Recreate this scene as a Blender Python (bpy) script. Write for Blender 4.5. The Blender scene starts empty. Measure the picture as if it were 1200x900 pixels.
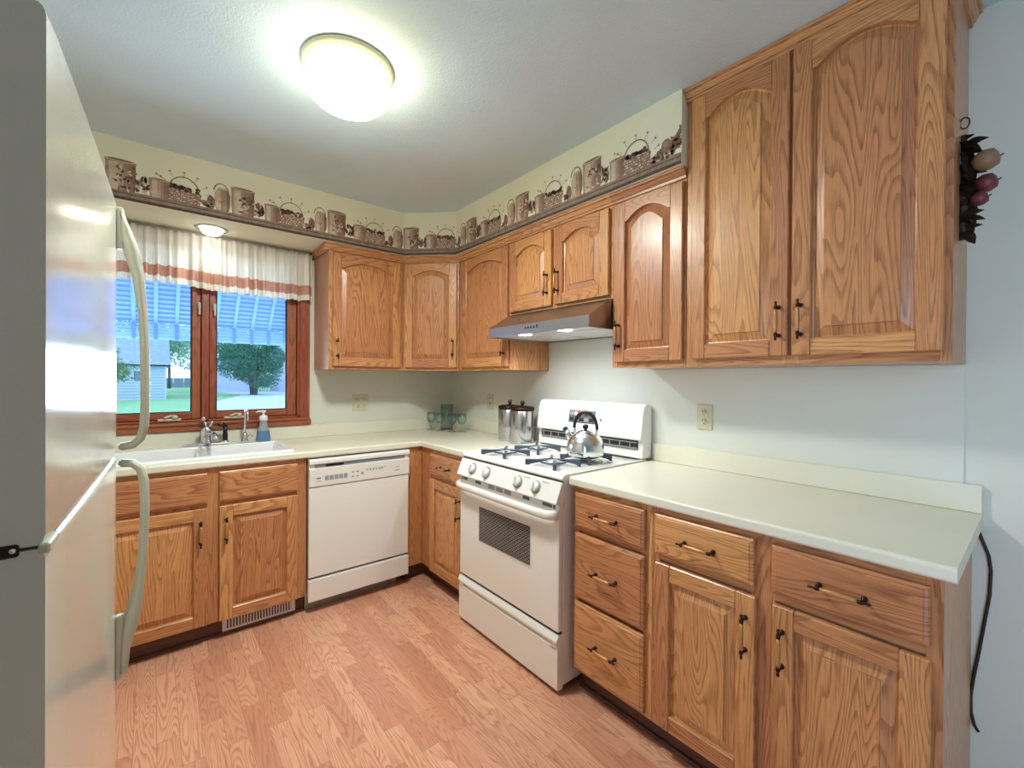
import bpy, bmesh, math, random
from math import pi, sin, cos, radians as R
from mathutils import Vector, Matrix, noise as mn
random.seed(7)
SC = bpy.context.scene
COL = SC.collection
# ---------------------------------------------------------------- camera
cam_d = bpy.data.cameras.new('camera'); cam = bpy.data.objects.new('camera', cam_d); COL.objects.link(cam)
cam_d.sensor_width = 36.0; cam_d.lens = 513.19/1200*36.0; cam_d.shift_y = -3.12/1200; cam_d.clip_start = .02; cam_d.clip_end = 500
cam.matrix_world = Matrix.Translation((-1.9965, -3.2311, 1.3216)) @ Matrix.Rotation(-.6882, 4, 'Z') @ Matrix.Rotation(pi/2-.0042, 4, 'X') @ Matrix.Rotation(.0063, 4, 'Z')
SC.camera = cam
# ---------------------------------------------------------------- exposure / world / lights
SC.view_settings.view_transform = 'Standard'; SC.view_settings.look = 'None'; SC.view_settings.gamma = 1
SC.view_settings.use_curve_mapping = False; SC.view_settings.exposure = 0.16
W = bpy.data.worlds.new('sky'); SC.world = W; W.use_nodes = True
wn = W.node_tree.nodes; bgn = wn['Background']
bgn.inputs[0].default_value = (.56, .76, 1.0, 1); bgn.inputs[1].default_value = 2.7
SC.cycles.use_denoising = True
SC.cycles.max_bounces = 8; SC.cycles.diffuse_bounces = 5; SC.cycles.glossy_bounces = 4; SC.cycles.transmission_bounces = 8
SC.cycles.sample_clamp_indirect = 6.0; SC.cycles.caustics_reflective = False; SC.cycles.caustics_refractive = False

def light(name, kind, loc, energy, col, size=.1, rot=(0, 0, 0), sizey=None, spot=None, parent=None):
    d = bpy.data.lights.new(name, kind); d.energy = energy; d.color = col
    if kind == 'AREA':
        d.size = size
        if sizey: d.shape = 'RECTANGLE'; d.size_y = sizey
    else: d.shadow_soft_size = size
    if kind == 'SPOT': d.spot_size = spot or R(120); d.spot_blend = .9
    o = bpy.data.objects.new(name, d); COL.objects.link(o); o.location = loc; o.rotation_euler = rot
    if parent: o.parent = parent
    return o
ZC, ZS = 2.484, 2.187         # ceiling, soffit underside
# daylight arriving at the kitchen window and an added fill lamp outside an unseen door behind the camera
light('kitchen_window_daylight', 'AREA', (-1.75, 1.12, 1.05), 80, (.66, .82, 1.0), 1.8, (R(-108), 0, 0), .9)
light('dining_fill_light', 'AREA', (-3.12, -4.5, 1.15), 38, (.68, .84, 1.0), 1.7, (R(90), 0, R(-90)), 2.0)
CL = (-1.43, -1.57)
light('ceiling_bulb', 'AREA', (CL[0], CL[1], 2.325), 28, (.95, .98, .92), .24, (0, 0, 0))
light('recessed_bulb', 'SPOT', (-1.73, -.151, 2.165), 14, (1, .93, .80), .05, (0, 0, 0), spot=R(150))
for yy in (-1.42, -1.72):
    light('hood_bulb', 'SPOT', (-.405, yy, 1.565), 15, (.93, .97, 1.0), .03, (0, 0, 0), spot=R(172))

# ---------------------------------------------------------------- materials
def lin(c): return tuple((x/255/12.92 if x/255 <= .04045 else ((x/255+.055)/1.055)**2.4) for x in c)
class NT:
    def __init__(s, name):
        s.m = bpy.data.materials.new(name); s.m.use_nodes = True; s.t = s.m.node_tree; s.n = s.t.nodes; s.b = s.n['Principled BSDF']
    def add(s, typ, **kw):
        n = s.n.new(typ)
        for k, v in kw.items(): setattr(n, k, v)
        return n
    def link(s, a, b): s.t.links.new(a, b)
    def set(s, **kw):
        for k, v in kw.items():
            k = k.replace('_', ' ')
            i = s.b.inputs[k]
            i.default_value = (*v, 1) if isinstance(v, tuple) and len(v) == 3 else v
        return s
    def math(s, op, a, b=None, c=None):
        n = s.add('ShaderNodeMath', operation=op)
        for i, x in enumerate((a, b, c)):
            if x is None: continue
            if isinstance(x, (int, float)): n.inputs[i].default_value = x
            else: s.link(x, n.inputs[i])
        return n.outputs[0]
    def mix(s, f, a, b, mode='MIX'):
        n = s.add('ShaderNodeMix', data_type='RGBA', blend_type=mode)
        for i, x in ((0, f), (6, a), (7, b)):
            if isinstance(x, (int, float)): n.inputs[i].default_value = x
            elif isinstance(x, tuple): n.inputs[i].default_value = (*x, 1)
            else: s.link(x, n.inputs[i])
        return n.outputs[2]
    def ramp(s, f, lo, hi):
        n = s.add('ShaderNodeMapRange', interpolation_type='SMOOTHSTEP'); s.link(f, n.inputs[0]); n.inputs[1].default_value = lo; n.inputs[2].default_value = hi
        return n.outputs[0]
    def coord(s, which='Object', scale=(1, 1, 1), rot=(0, 0, 0)):
        tc = s.add('ShaderNodeTexCoord'); mp = s.add('ShaderNodeMapping'); mp.inputs[3].default_value = scale; mp.inputs[2].default_value = rot
        s.link(tc.outputs[which], mp.inputs[0]); return mp.outputs[0]
    def noise(s, v, scale, detail=2, rough=.5, dist=0):
        n = s.add('ShaderNodeTexNoise'); s.link(v, n.inputs['Vector']); n.inputs['Scale'].default_value = scale
        n.inputs['Detail'].default_value = detail; n.inputs['Roughness'].default_value = rough; n.inputs['Distortion'].default_value = dist
        return n.outputs[0]
    def bump(s, h, strength=.2, dist=.002):
        n = s.add('ShaderNodeBump'); n.inputs['Strength'].default_value = strength; n.inputs['Distance'].default_value = dist
        s.link(h, n.inputs['Height']); s.link(n.outputs[0], s.b.inputs['Normal'])

def plain(name, rgb, rough=.5, metal=0, bump=None, var=0, spec=None, **kw):
    t = NT(name); c = lin(rgb); t.set(Base_Color=c, Roughness=rough, Metallic=metal)
    if spec is not None: t.set(Specular_IOR_Level=spec)
    for k, v in kw.items(): t.set(**{k: v})
    if var:
        v = t.noise(t.coord(), 3.0, 4); t.link(t.mix(t.ramp(v, .3, .7), tuple(x*(1-var) for x in c), tuple(min(1, x*(1+var)) for x in c)), t.b.inputs[0])
    if bump: t.bump(t.noise(t.coord(), bump[0], 2), bump[1], bump[2])
    return t.m

def wood(name, light_c, dark_c, rough=.34, coat=.25, lines=.6, vary=.16, k=95):
    t = NT(name); uv = t.add('ShaderNodeUVMap', uv_map='UVMap').outputs[0]
    def mp(sc):
        m = t.add('ShaderNodeMapping'); m.inputs[3].default_value = sc; t.link(uv, m.inputs[0]); return m.outputs[0]
    big = t.noise(mp((1.1, 11, 1)), 1, 1.0, .35, .35)
    wob = t.noise(mp((9, 40, 1)), 1, 2, .5)
    ph = t.math('ADD', t.math('MULTIPLY', big, k/6.283), t.math('MULTIPLY', wob, .5))
    fr_ = t.math('FRACT', ph)
    dash = t.noise(mp((16, 460, 1)), 1, 2, .6)
    pore = t.ramp(dash, .5, .72)
    ln = t.math('MULTIPLY', t.math('MULTIPLY', t.ramp(fr_, .35, .92), t.math('SUBTRACT', 1, t.ramp(fr_, .93, 1.0))), t.math('MULTIPLY_ADD', t.ramp(dash, .35, .6), .65, .5))
    fine = t.noise(mp((3, 130, 1)), 1, 3, .6)
    tone = t.noise(mp((.35, .6, 1)), 1, 1)
    L, D = lin(light_c), lin(dark_c)
    c = t.mix(t.math('MULTIPLY', ln, lines), L, D)
    c = t.mix(t.math('MULTIPLY', pore, .38), c, D)
    c = t.mix(t.math('MULTIPLY', t.ramp(fine, .35, .7), .22), c, D)
    hv = t.add('ShaderNodeHueSaturation'); t.link(c, hv.inputs['Color'])
    t.link(t.math('MULTIPLY_ADD', t.ramp(tone, .3, .7), vary*2, 1-vary), hv.inputs['Value'])
    t.link(t.math('MULTIPLY_ADD', t.ramp(tone, .3, .7), .016, .492), hv.inputs['Hue'])
    t.link(hv.outputs[0], t.b.inputs[0])
    t.set(Roughness=rough, Coat_Weight=coat, Coat_Roughness=.22)
    t.bump(t.math('ADD', pore, ln), .12, .001)
    return t.m

M = {}
M['oak'] = wood('oak', (206, 146, 96), (126, 74, 44), lines=.62, k=150)
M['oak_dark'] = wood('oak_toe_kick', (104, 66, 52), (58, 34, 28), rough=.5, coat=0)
M['oak_inner'] = plain('cabinet_side_veneer', (186, 136, 112), .5, var=.06)
M['redwood'] = wood('window_wood', (166, 88, 56), (92, 42, 26), lines=.5, vary=.1)
M['wall'] = plain('wall_paint', (214, 216, 206), .62, bump=(180, .15, .002), var=.02)
M['panel'] = plain('wall_panel_laminate', (216, 218, 210), .4, bump=(260, .12, .001), var=.02)
M['soffit'] = plain('soffit_paper', (240, 240, 218), .7, bump=(200, .08, .001), var=.02)
M['ceiling'] = plain('ceiling_paint', (208, 228, 238), .75, bump=(120, .5, .004), var=.03)
M['counter'] = plain('counter_laminate', (224, 222, 206), .32, bump=(400, .04, .001), var=.02)
M['enamel'] = plain('white_enamel', (232, 232, 228), .22, Coat_Weight=.4, Coat_Roughness=.1)
M['enamel_in'] = plain('white_enamel_inner', (226, 227, 226), .4)
M['sink'] = plain('sink_enamel', (238, 240, 242), .12, Coat_Weight=.6, Coat_Roughness=.05)
M['grey'] = plain('grey_metal_panel', (150, 150, 146), .45, .4)
M['dark_gap'] = plain('dark_rubber_gap_shade', (30, 30, 32), .7)  # dark rubber, also painted into open gaps as their shade
M['ctrl'] = plain('control_print', (92, 96, 100), .5)
M['ctrl_lt'] = plain('control_print_light', (150, 155, 162), .5)
M['fridge'] = plain('fridge_textured_enamel', (214, 216, 204), .15, bump=(260, .2, .0010), Coat_Weight=.5, Coat_Roughness=.18)
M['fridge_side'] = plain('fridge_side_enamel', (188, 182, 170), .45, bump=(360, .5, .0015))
M['handle_plastic'] = plain('almond_plastic', (206, 208, 190), .32, bump=(500, .1, .0006))
M['chrome'] = plain('chrome', (225, 228, 232), .1, 1)
M['kettle'] = plain('kettle_steel', (225, 228, 230), .2, 1, bump=(40, .25, .002))
M['steel'] = plain('brushed_steel', (196, 196, 198), .24, 1, var=.04)
M['steel_hood'] = plain('hood_steel', (168, 162, 158), .34, 1, var=.05)
M['steel_side'] = plain('hood_side_steel', (120, 100, 86), .4, 1)
M['alum'] = plain('hood_filter_aluminium', (215, 218, 220), .35, .3, bump=(500, .6, .001))
M['bronze'] = plain('dark_bronze', (52, 36, 28), .4, .7)
M['grip'] = plain('handle_grip_brass', (190, 140, 92), .35, .35)
M['black'] = plain('black_plastic', (22, 22, 24), .35)
M['grate'] = plain('grate_enamel', (70, 82, 98), .35, .2)
M['burner'] = plain('burner_cap', (196, 204, 214), .3, .5)
M['glassdark'] = plain('oven_window_glass', (20, 18, 18), .12)
M['outlet'] = plain('almond_outlet', (206, 202, 172), .4)
M['outlet_w'] = plain('almond_outlet_face', (216, 212, 186), .35)
M['red'] = plain('red_clock', (200, 50, 60), .4)
t = NT('green_tinted_glass'); tr = t.add('ShaderNodeBsdfTransparent'); tr.inputs[0].default_value = (.93, .972, .968, 1); gl = t.add('ShaderNodeBsdfGlossy'); gl.inputs['Roughness'].default_value = .05
lw = t.add('ShaderNodeLayerWeight'); lw.inputs[0].default_value = .28; mx = t.add('ShaderNodeMixShader'); t.link(lw.outputs[1], mx.inputs[0]); t.link(tr.outputs[0], mx.inputs[1]); t.link(gl.outputs[0], mx.inputs[2]); gl.inputs[0].default_value = (.38, .56, .55, 1)
t.link(mx.outputs[0], t.n['Material Output'].inputs[0]); M['green_glass'] = t.m
M['soap_blue'] = NT('blue_soap').set(Base_Color=lin((120, 165, 215)), Roughness=.1, Transmission_Weight=.45, IOR=1.33).m
M['soap_clear'] = NT('clear_bottle').set(Base_Color=lin((215, 225, 235)), Roughness=.08, Transmission_Weight=.6, IOR=1.3).m
M['white_plastic'] = plain('white_plastic', (232, 234, 236), .3)
M['shade'] = plain('cord_black', (18, 18, 18), .5)
def emis(name, col, st):
    t = NT(name); t.set(Base_Color=(0.8, 0.8, 0.8), Emission_Color=col, Emission_Strength=st); return t.m
M['lamp'] = emis('lit_glass_shade', (1, .93, .62), 15.0)
M['lamp2'] = emis('lit_recessed_bulb', (1, .96, .86), 6.0)
M['lamp3'] = emis('lit_hood_lens', (.95, .98, 1), 6.0)
t = NT('window_glass'); t.set(Base_Color=(.93, .97, 1), Roughness=0.0)
tr = t.add('ShaderNodeBsdfTransparent'); tr.inputs[0].default_value = (.94, .975, 1, 1); gl = t.add('ShaderNodeBsdfGlossy'); gl.inputs['Roughness'].default_value = .02
fr = t.add('ShaderNodeFresnel'); mx = t.add('ShaderNodeMixShader'); t.link(fr.outputs[0], mx.inputs[0]); t.link(tr.outputs[0], mx.inputs[1]); t.link(gl.outputs[0], mx.inputs[2])
t.link(mx.outputs[0], t.n['Material Output'].inputs[0]); M['pane'] = t.m
def cloth(name, rgb, tl=.35):
    t = NT(name); c = lin(rgb); t.set(Base_Color=c, Roughness=.9)
    t.bump(t.noise(t.coord(), 600, 2), .2, .0006)
    ts = t.add('ShaderNodeBsdfTranslucent'); ts.inputs[0].default_value = (*c, 1); mx = t.add('ShaderNodeMixShader'); mx.inputs[0].default_value = tl
    t.link(t.b.outputs[0], mx.inputs[1]); t.link(ts.outputs[0], mx.inputs[2]); t.link(mx.outputs[0], t.n['Material Output'].inputs[0]); return t.m
M['curtain'] = cloth('curtain_white', (242, 240, 232), .18); M['curtain_band'] = cloth('curtain_rose_band', (206, 158, 140), .12)
M['awning'] = cloth('awning_panel', (172, 200, 242), .45); M['awning_rib'] = cloth('awning_rib', (124, 164, 230), .1); M['awning_edge'] = plain('awning_slat_edge', (122, 164, 228), .6)
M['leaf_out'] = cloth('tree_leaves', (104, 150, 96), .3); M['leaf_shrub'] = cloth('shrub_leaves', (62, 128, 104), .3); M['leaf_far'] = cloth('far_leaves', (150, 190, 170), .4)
# floor: three-strip laminate running along y
t = NT('laminate_floor')
co = t.coord('Object', rot=(0, 0, R(90)))
def brk(sq, off, c1, c2, mo, w, h, ms=.0009):
    b = t.add('ShaderNodeTexBrick', offset=off, offset_frequency=2, squash=1); t.link(co, b.inputs[0]); b.inputs['Color1'].default_value = (*c1, 1); b.inputs['Color2'].default_value = (*c2, 1)
    b.inputs['Mortar'].default_value = (*mo, 1); b.inputs['Scale'].default_value = 1; b.inputs['Mortar Size'].default_value = ms; b.inputs['Brick Width'].default_value = w; b.inputs['Row Height'].default_value = h; return b
b = brk(1, .37, (0, 0, 0), (1, 1, 1), (.5, .5, .5), .46, .066)
cell = t.add('ShaderNodeSeparateColor'); t.link(b.outputs[0], cell.inputs[0]); rnd = cell.outputs[0]
sp = t.add('ShaderNodeSeparateXYZ'); t.link(co, sp.inputs[0])
def cmb(sx, sy, ox):
    c = t.add('ShaderNodeCombineXYZ'); t.link(t.math('MULTIPLY_ADD', rnd, 17.3, t.math('MULTIPLY', sp.outputs[0], sx)), c.inputs[0]); t.link(t.math('MULTIPLY', sp.outputs[1], sy), c.inputs[1]); t.link(t.math('MULTIPLY', rnd, 9.1), c.inputs[2]); return c.outputs[0]
big = t.noise(cmb(1.7, 15, 0), 1, 1.0, .4, .35)
dash = t.noise(cmb(16, 400, 0), 1, 2, .6); pore = t.ramp(dash, .5, .75); fr_ = t.math('FRACT', t.math('MULTIPLY', big, 20))
ln = t.math('MULTIPLY', t.math('MULTIPLY', t.ramp(fr_, .35, .9), t.math('SUBTRACT', 1, t.ramp(fr_, .92, 1.0))), t.math('MULTIPLY_ADD', t.ramp(dash, .35, .6), .6, .55))
base = t.mix(rnd, lin((230, 176, 146)), lin((204, 144, 118)))
c = t.mix(t.math('MULTIPLY', ln, .6), base, lin((170, 110, 82)))
c = t.mix(t.math('MULTIPLY', pore, .3), c, lin((165, 108, 82)))
c = t.mix(t.math('MULTIPLY', b.outputs['Fac'], .5), c, lin((130, 76, 56)))
t.link(c, t.b.inputs[0]); t.set(Roughness=.3, Coat_Weight=.25, Coat_Roughness=.2); t.bump(t.math('ADD', ln, pore), .05, .001)
M['floor'] = t.m
# oven window: dark glass printed with staggered light dashes
t = NT('oven_window_lattice'); uvn = t.add('ShaderNodeUVMap', uv_map='UVMap').outputs[0]
b = t.add('ShaderNodeTexBrick', offset=.5); t.link(uvn, b.inputs[0]); b.inputs['Color1'].default_value = (.012, .010, .010, 1); b.inputs['Color2'].default_value = (.03, .024, .024, 1); b.inputs['Mortar'].default_value = (.36, .35, .35, 1)
b.inputs['Scale'].default_value = 1; b.inputs['Mortar Size'].default_value = .0011; b.inputs['Brick Width'].default_value = .024; b.inputs['Row Height'].default_value = .0085; b.inputs['Mortar Smooth'].default_value = .2
t.link(b.outputs[0], t.b.inputs[0]); t.set(Roughness=.2); M['lattice'] = t.m
# wallpaper inks
def ink(name, a, bcol, sc=60):
    t = NT(name); v = t.noise(t.coord('Object', (1, 1, 1)), sc, 3, .6); t.link(t.mix(t.ramp(v, .35, .65), lin(a), lin(bcol)), t.b.inputs[0]); t.set(Roughness=.8); return t.m
M['ink_shelf'] = ink('ink_shelf', (150, 130, 114), (126, 108, 96), 30); M['ink_line'] = ink('ink_dark_line', (84, 66, 60), (66, 52, 46))
M['ink_crock'] = ink('ink_stoneware', (188, 166, 148), (162, 138, 122), 18); M['ink_crock_l'] = ink('ink_stoneware_light', (214, 200, 178), (196, 178, 158), 20)
M['ink_crock_2'] = ink('ink_stoneware_mid', (170, 142, 124), (150, 122, 106), 18); M['ink_crock_3'] = ink('ink_stoneware_low', (150, 120, 104), (132, 104, 90), 18); M['ink_plum2'] = ink('ink_edge_shade', (112, 80, 70), (96, 68, 60), 40)
M['ink_crock_d'] = ink('ink_stoneware_shade', (150, 118, 104), (128, 98, 88), 40); M['ink_plum'] = ink('ink_berries', (120, 78, 74), (74, 50, 46), 120)
M['ink_basket'] = ink('ink_basket_weave', (206, 190, 172), (110, 80, 70), 150); M['ink_twig'] = ink('ink_twig', (150, 130, 100), (120, 100, 80))
# exterior
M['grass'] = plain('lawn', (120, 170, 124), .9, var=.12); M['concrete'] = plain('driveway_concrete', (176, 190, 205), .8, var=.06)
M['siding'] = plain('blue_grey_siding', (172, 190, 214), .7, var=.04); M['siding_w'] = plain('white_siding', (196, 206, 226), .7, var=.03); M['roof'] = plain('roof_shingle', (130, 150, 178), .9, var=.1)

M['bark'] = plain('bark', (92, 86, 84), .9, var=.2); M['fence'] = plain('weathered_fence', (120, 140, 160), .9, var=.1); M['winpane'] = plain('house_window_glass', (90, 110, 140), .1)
M['apple'] = plain('dried_apple', (118, 52, 58), .45, var=.35); M['leaf_dry'] = plain('dried_leaf', (70, 48, 42), .7, var=.3); M['pear'] = plain('dried_pear', (150, 116, 88), .5, var=.3)

# ---------------------------------------------------------------- mesh builder
AX = {'x': Vector((1, 0, 0)), 'y': Vector((0, 1, 0)), 'z': Vector((0, 0, 1))}
class MB:
    def __init__(s): s.bm = bmesh.new(); s.uv = s.bm.loops.layers.uv.new('UVMap'); s.mats = []
    def mi(s, m):
        m = M[m]
        if m not in s.mats: s.mats.append(m)
        return s.mats.index(m)
    def put(s, t, mat, grain='z', mtx=None, smooth=False, uvrnd=True):
        uv = t.loops.layers.uv.get('UVMap') or t.loops.layers.uv.new('UVMap')
        ou, ov = (random.randrange(60)*1.37, random.randrange(60)*2.31) if uvrnd else (0, 0)
        g = AX[grain]; gi = 'xyz'.index(grain); idx = s.mi(mat)
        t.normal_update()
        for f in t.faces:
            f.material_index = idx; f.smooth = smooth
            n = f.normal; o = [i for i in range(3) if i != gi]
            vi = o[0] if abs(n[o[1]]) >= abs(n[o[0]]) else o[1]
            if abs(n[gi]) > .8: ui, vi = o[0], o[1]
            else: ui = gi
            for l in f.loops: l[uv].uv = (l.vert.co[ui]+ou, l.vert.co[vi]+ov)
        if mtx is not None: bmesh.ops.transform(t, matrix=mtx, verts=t.verts)
        me = bpy.data.meshes.new('tmp'); t.to_mesh(me); t.free(); s.bm.from_mesh(me); bpy.data.meshes.remove(me)
        return s
    def box(s, x0, x1, y0, y1, z0, z1, mat, bev=0, grain='z', seg=1, mtx=None, smooth=False, uvrnd=True):
        t = bmesh.new(); bmesh.ops.create_cube(t, size=1)
        for v in t.verts: v.co = Vector(((x0+x1)/2+v.co.x*(x1-x0), (y0+y1)/2+v.co.y*(y1-y0), (z0+z1)/2+v.co.z*(z1-z0)))
        if bev: bmesh.ops.bevel(t, geom=t.edges[:], offset=bev, segments=seg, affect='EDGES', profile=.5)
        return s.put(t, mat, grain, mtx, smooth, uvrnd)
    def poly(s, pts, vec, mat, bev=0, grain='z', mtx=None, smooth=False, uvrnd=True, seg=1):
        """pts: 3D outline, extruded by vec"""
        t = bmesh.new(); vs = [t.verts.new(p) for p in pts]; f = t.faces.new(vs)
        r = bmesh.ops.extrude_face_region(t, geom=[f]); bmesh.ops.translate(t, vec=vec, verts=[e for e in r['geom'] if isinstance(e, bmesh.types.BMVert)])
        bmesh.ops.recalc_face_normals(t, faces=t.faces)
        if bev: bmesh.ops.bevel(t, geom=t.edges[:], offset=bev, segments=seg, affect='EDGES')
        return s.put(t, mat, grain, mtx, smooth, uvrnd)
    def lathe(s, prof, mat, c=(0, 0, 0), seg=24, mtx=None, smooth=True, cap=True):
        t = bmesh.new(); rings = []
        for r, z in prof:
            rings.append([t.verts.new((c[0]+max(r, 1e-5)*cos(2*pi*i/seg), c[1]+max(r, 1e-5)*sin(2*pi*i/seg), c[2]+z)) for i in range(seg)])
        for a, b in zip(rings, rings[1:]):
            for i in range(seg): t.faces.new((a[i], a[(i+1) % seg], b[(i+1) % seg], b[i]))
        if cap:
            if prof[0][0] > 1e-4: t.faces.new(rings[0][::-1])
            if prof[-1][0] > 1e-4: t.faces.new(rings[-1])
        bmesh.ops.remove_doubles(t, verts=t.verts, dist=2e-5); bmesh.ops.recalc_face_normals(t, faces=t.faces)
        return s.put(t, mat, 'z', mtx, smooth)
    def tube(s, pts, r, mat, seg=8, mtx=None, flat=1.0, smooth=True, closed=False):
        pts = [Vector(p) for p in pts]; n = len(pts); rs = r if isinstance(r, (list, tuple)) else [r]*n
        t = bmesh.new(); rings = []; up = None
        for i, p in enumerate(pts):
            d = (pts[min(i+1, n-1)]-pts[max(i-1, 0)]).normalized()
            if closed: d = (pts[(i+1) % n]-pts[i-1]).normalized()
            if up is None: up = Vector((0, 0, 1)) if abs(d.z) < .9 else Vector((1, 0, 0))
            a = d.cross(up).normalized(); bb = a.cross(d).normalized(); up = bb
            rings.append([t.verts.new(p+a*cos(2*pi*k/seg)*rs[i]+bb*sin(2*pi*k/seg)*rs[i]*flat) for k in range(seg)])
        prs = list(zip(rings, rings[1:]))+([(rings[-1], rings[0])] if closed else [])
        for a, b in prs:
            for k in range(seg): t.faces.new((a[k], a[(k+1) % seg], b[(k+1) % seg], b[k]))
        if not closed: t.faces.new(rings[0][::-1]); t.faces.new(rings[-1])
        bmesh.ops.recalc_face_normals(t, faces=t.faces)
        return s.put(t, mat, 'z', mtx, smooth)
    def ball(s, c, r, mat, sc=(1, 1, 1), seg=14, mtx=None):
        t = bmesh.new(); bmesh.ops.create_uvsphere(t, u_segments=seg, v_segments=seg//2+2, radius=r)
        for v in t.verts: v.co = Vector((v.co.x*sc[0]+c[0], v.co.y*sc[1]+c[1], v.co.z*sc[2]+c[2]))
        return s.put(t, mat, 'z', mtx, True)
    def done(s, name, parent=None, loc=None):
        me = bpy.data.meshes.new(name); s.bm.to_mesh(me); s.bm.free()
        for m in s.mats: me.materials.append(m)
        o = bpy.data.objects.new(name, me); COL.objects.link(o)
        if parent: o.parent = parent
        if loc: o.location = loc
        return o
def tag(o, label=None, cat=None, group=None, kind=None):
    if label: o['label'] = label
    if cat: o['category'] = cat
    if group: o['group'] = group
    if kind: o['kind'] = kind
    return o
def thing(name, label, cat, loc=(0, 0, 0), rz=0, group=None, kind=None):
    o = bpy.data.objects.new(name, None); COL.objects.link(o); o.location = loc; o.rotation_euler = (0, 0, rz); o.empty_display_size = .1
    return tag(o, label, cat, group, kind)
def struct(name, mb, label, cat):
    return tag(mb.done(name), label, cat, kind='structure')

# ================================================================ STRUCTURE
WX0, WY1 = -2.86, -6.0        # west wall, south wall
m = MB(); m.box(WX0-.1, .1, WY1-.1, .1, -.08, 0, 'floor'); struct('floor', m, 'oak-look laminate strip floor running towards the window wall', 'floor')
m = MB(); m.box(WX0-.1, .1, WY1-.1, .1, ZC, ZC+.1, 'ceiling'); struct('ceiling', m, 'pale grey lightly textured kitchen ceiling', 'ceiling')
m = MB(); m.box(0, .1, WY1-.1, .1, 0, ZC, 'wall'); struct('wall_east', m, 'pale wall behind the range and right-hand cabinets', 'wall')
m = MB(); m.box(WX0-.1, WX0, WY1-.1, -5.4, 0, ZC, 'wall'); m.box(WX0-.1, WX0, -3.6, .1, 0, ZC, 'wall'); m.box(WX0-.1, WX0, -5.4, -3.6, 2.1, ZC, 'wall'); struct('wall_west', m, 'pale wall behind the refrigerator', 'wall')
# north wall with window opening x -2.18..-1.22, z 1.06..2.06
OX0, OX1, OZ0, OZ1 = -2.30, -1.215, 1.055, 2.10
m = MB()
m.box(WX0, OX0, 0, .12, 0, ZC, 'wall'); m.box(OX1, 0, 0, .12, 0, ZC, 'wall'); m.box(OX0, OX1, 0, .12, 0, OZ0, 'wall'); m.box(OX0, OX1, 0, .12, OZ1, ZC, 'wall')
struct('wall_north', m, 'pale wall around the kitchen window', 'wall')
# plain south wall (dining end, behind the viewpoint)
m = MB(); m.box(WX0, 0, WY1-.1, WY1, 0, ZC, 'wall')
struct('wall_south', m, 'wall of the dining end behind the viewpoint', 'wall')
d = thing('unseen_door_1', 'unseen glazed door added at the dining end to let in fill light', 'door', (WX0-.05, -4.5, 0), R(90), kind='structure')  # invented opening out of view, placed to admit the fill light
m = MB(); 
for a, b_ in ((-.9, -.84), (-.03, .03), (.84, .9)): m.box(a, b_, -.03, .03, 0, 2.1, 'white_plastic', .004)
m.box(-.84, .84, -.03, .03, 0, .1, 'white_plastic', .004); m.box(-.84, .84, -.03, .03, 2.03, 2.1, 'white_plastic', .004); m.done('door_frame', d)
m = MB(); m.box(-.84, -.03, -.004, .004, .1, 2.03, 'pane'); m.box(.03, .84, -.004, .004, .1, 2.03, 'pane'); m.done('door_pane', d)
# soffit with a diagonal corner
SD, CH, SE = .367, .630, -2.305
m = MB(); pts = [(WX0, 0, ZS), (WX0, -SD, ZS), (-CH, -SD, ZS), (-SD, -CH, ZS), (-SD, SE, ZS), (0, SE, ZS), (0, 0, ZS)]
m.poly(pts, (0, 0, ZC-ZS), 'soffit'); struct('trim_1', m, 'cream papered soffit above the window and the lower wall cabinets', 'soffit')
# laminate wall panel under the wall cabinets
m = MB(); m.box(-.004, 0, -3.07, 0, 1.0, 1.378, 'panel', uvrnd=False); m.box(-.004, 0, -1.94, -1.185, 1.378, 1.70, 'panel'); struct('trim_2', m, 'smooth laminate sheet on the wall between counter and wall cabinets', 'wall panel')

# ================================================================ WINDOW
w = thing('window_1', 'double casement window in reddish stained wood above the sink', 'window', (-1.72, 0, 1.0), kind='structure')
def wl(m, x0, x1, y0, y1, z0, z1, mat='redwood', bev=.004, grain='z'): m.box(x0+1.72, x1+1.72, y0, y1, z0-1.0, z1-1.0, mat, bev, grain)
m = MB()
wl(m, OX1-.005, -1.157, -.02, .0, 1.045, 2.15); wl(m, OX1-.005, -1.172, -.026, -.02, 1.05, 2.14, bev=.002)
wl(m, -2.36, OX0+.005, -.02, .0, 1.045, 2.15); wl(m, -2.36, -1.157, -.02, 0, 2.10, 2.165, grain='x')
m.done('window_frame', w); tag(w.children[-1], 'reddish stained casing')
m = MB(); wl(m, -2.38, -1.150, -.035, 0, 1.003, 1.045, grain='x', bev=.006); wl(m, -2.36, -1.16, -.05, .02, 1.040, 1.056, grain='x', bev=.005); m.done('window_sill', w)
m = MB()   # jambs lining the opening and the mullion
wl(m, OX1-.016, OX1, 0, .12, OZ0, OZ1); wl(m, OX0, OX0+.016, 0, .12, OZ0, OZ1); wl(m, OX0, OX1, 0, .12, OZ0, OZ0+.014, grain='x'); wl(m, OX0, OX1, 0, .12, OZ1-.014, OZ1, grain='x')
wl(m, -1.765, -1.727, .0, .12, OZ0, OZ1)
for a, b_ in ((OX0+.014, OX0+.034), (-1.785, -1.707), (OX1-.034, OX1-.014)): wl(m, a, b_, .064, .084, OZ0, OZ1, bev=.002)
wl(m, OX0, OX1, .0645, .0835, OZ0+.010, OZ0+.034, grain='x', bev=.002); wl(m, OX0, OX1, .0645, .0835, OZ1-.034, OZ1-.010, grain='x', bev=.002)
m.done('jamb', w)
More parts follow.
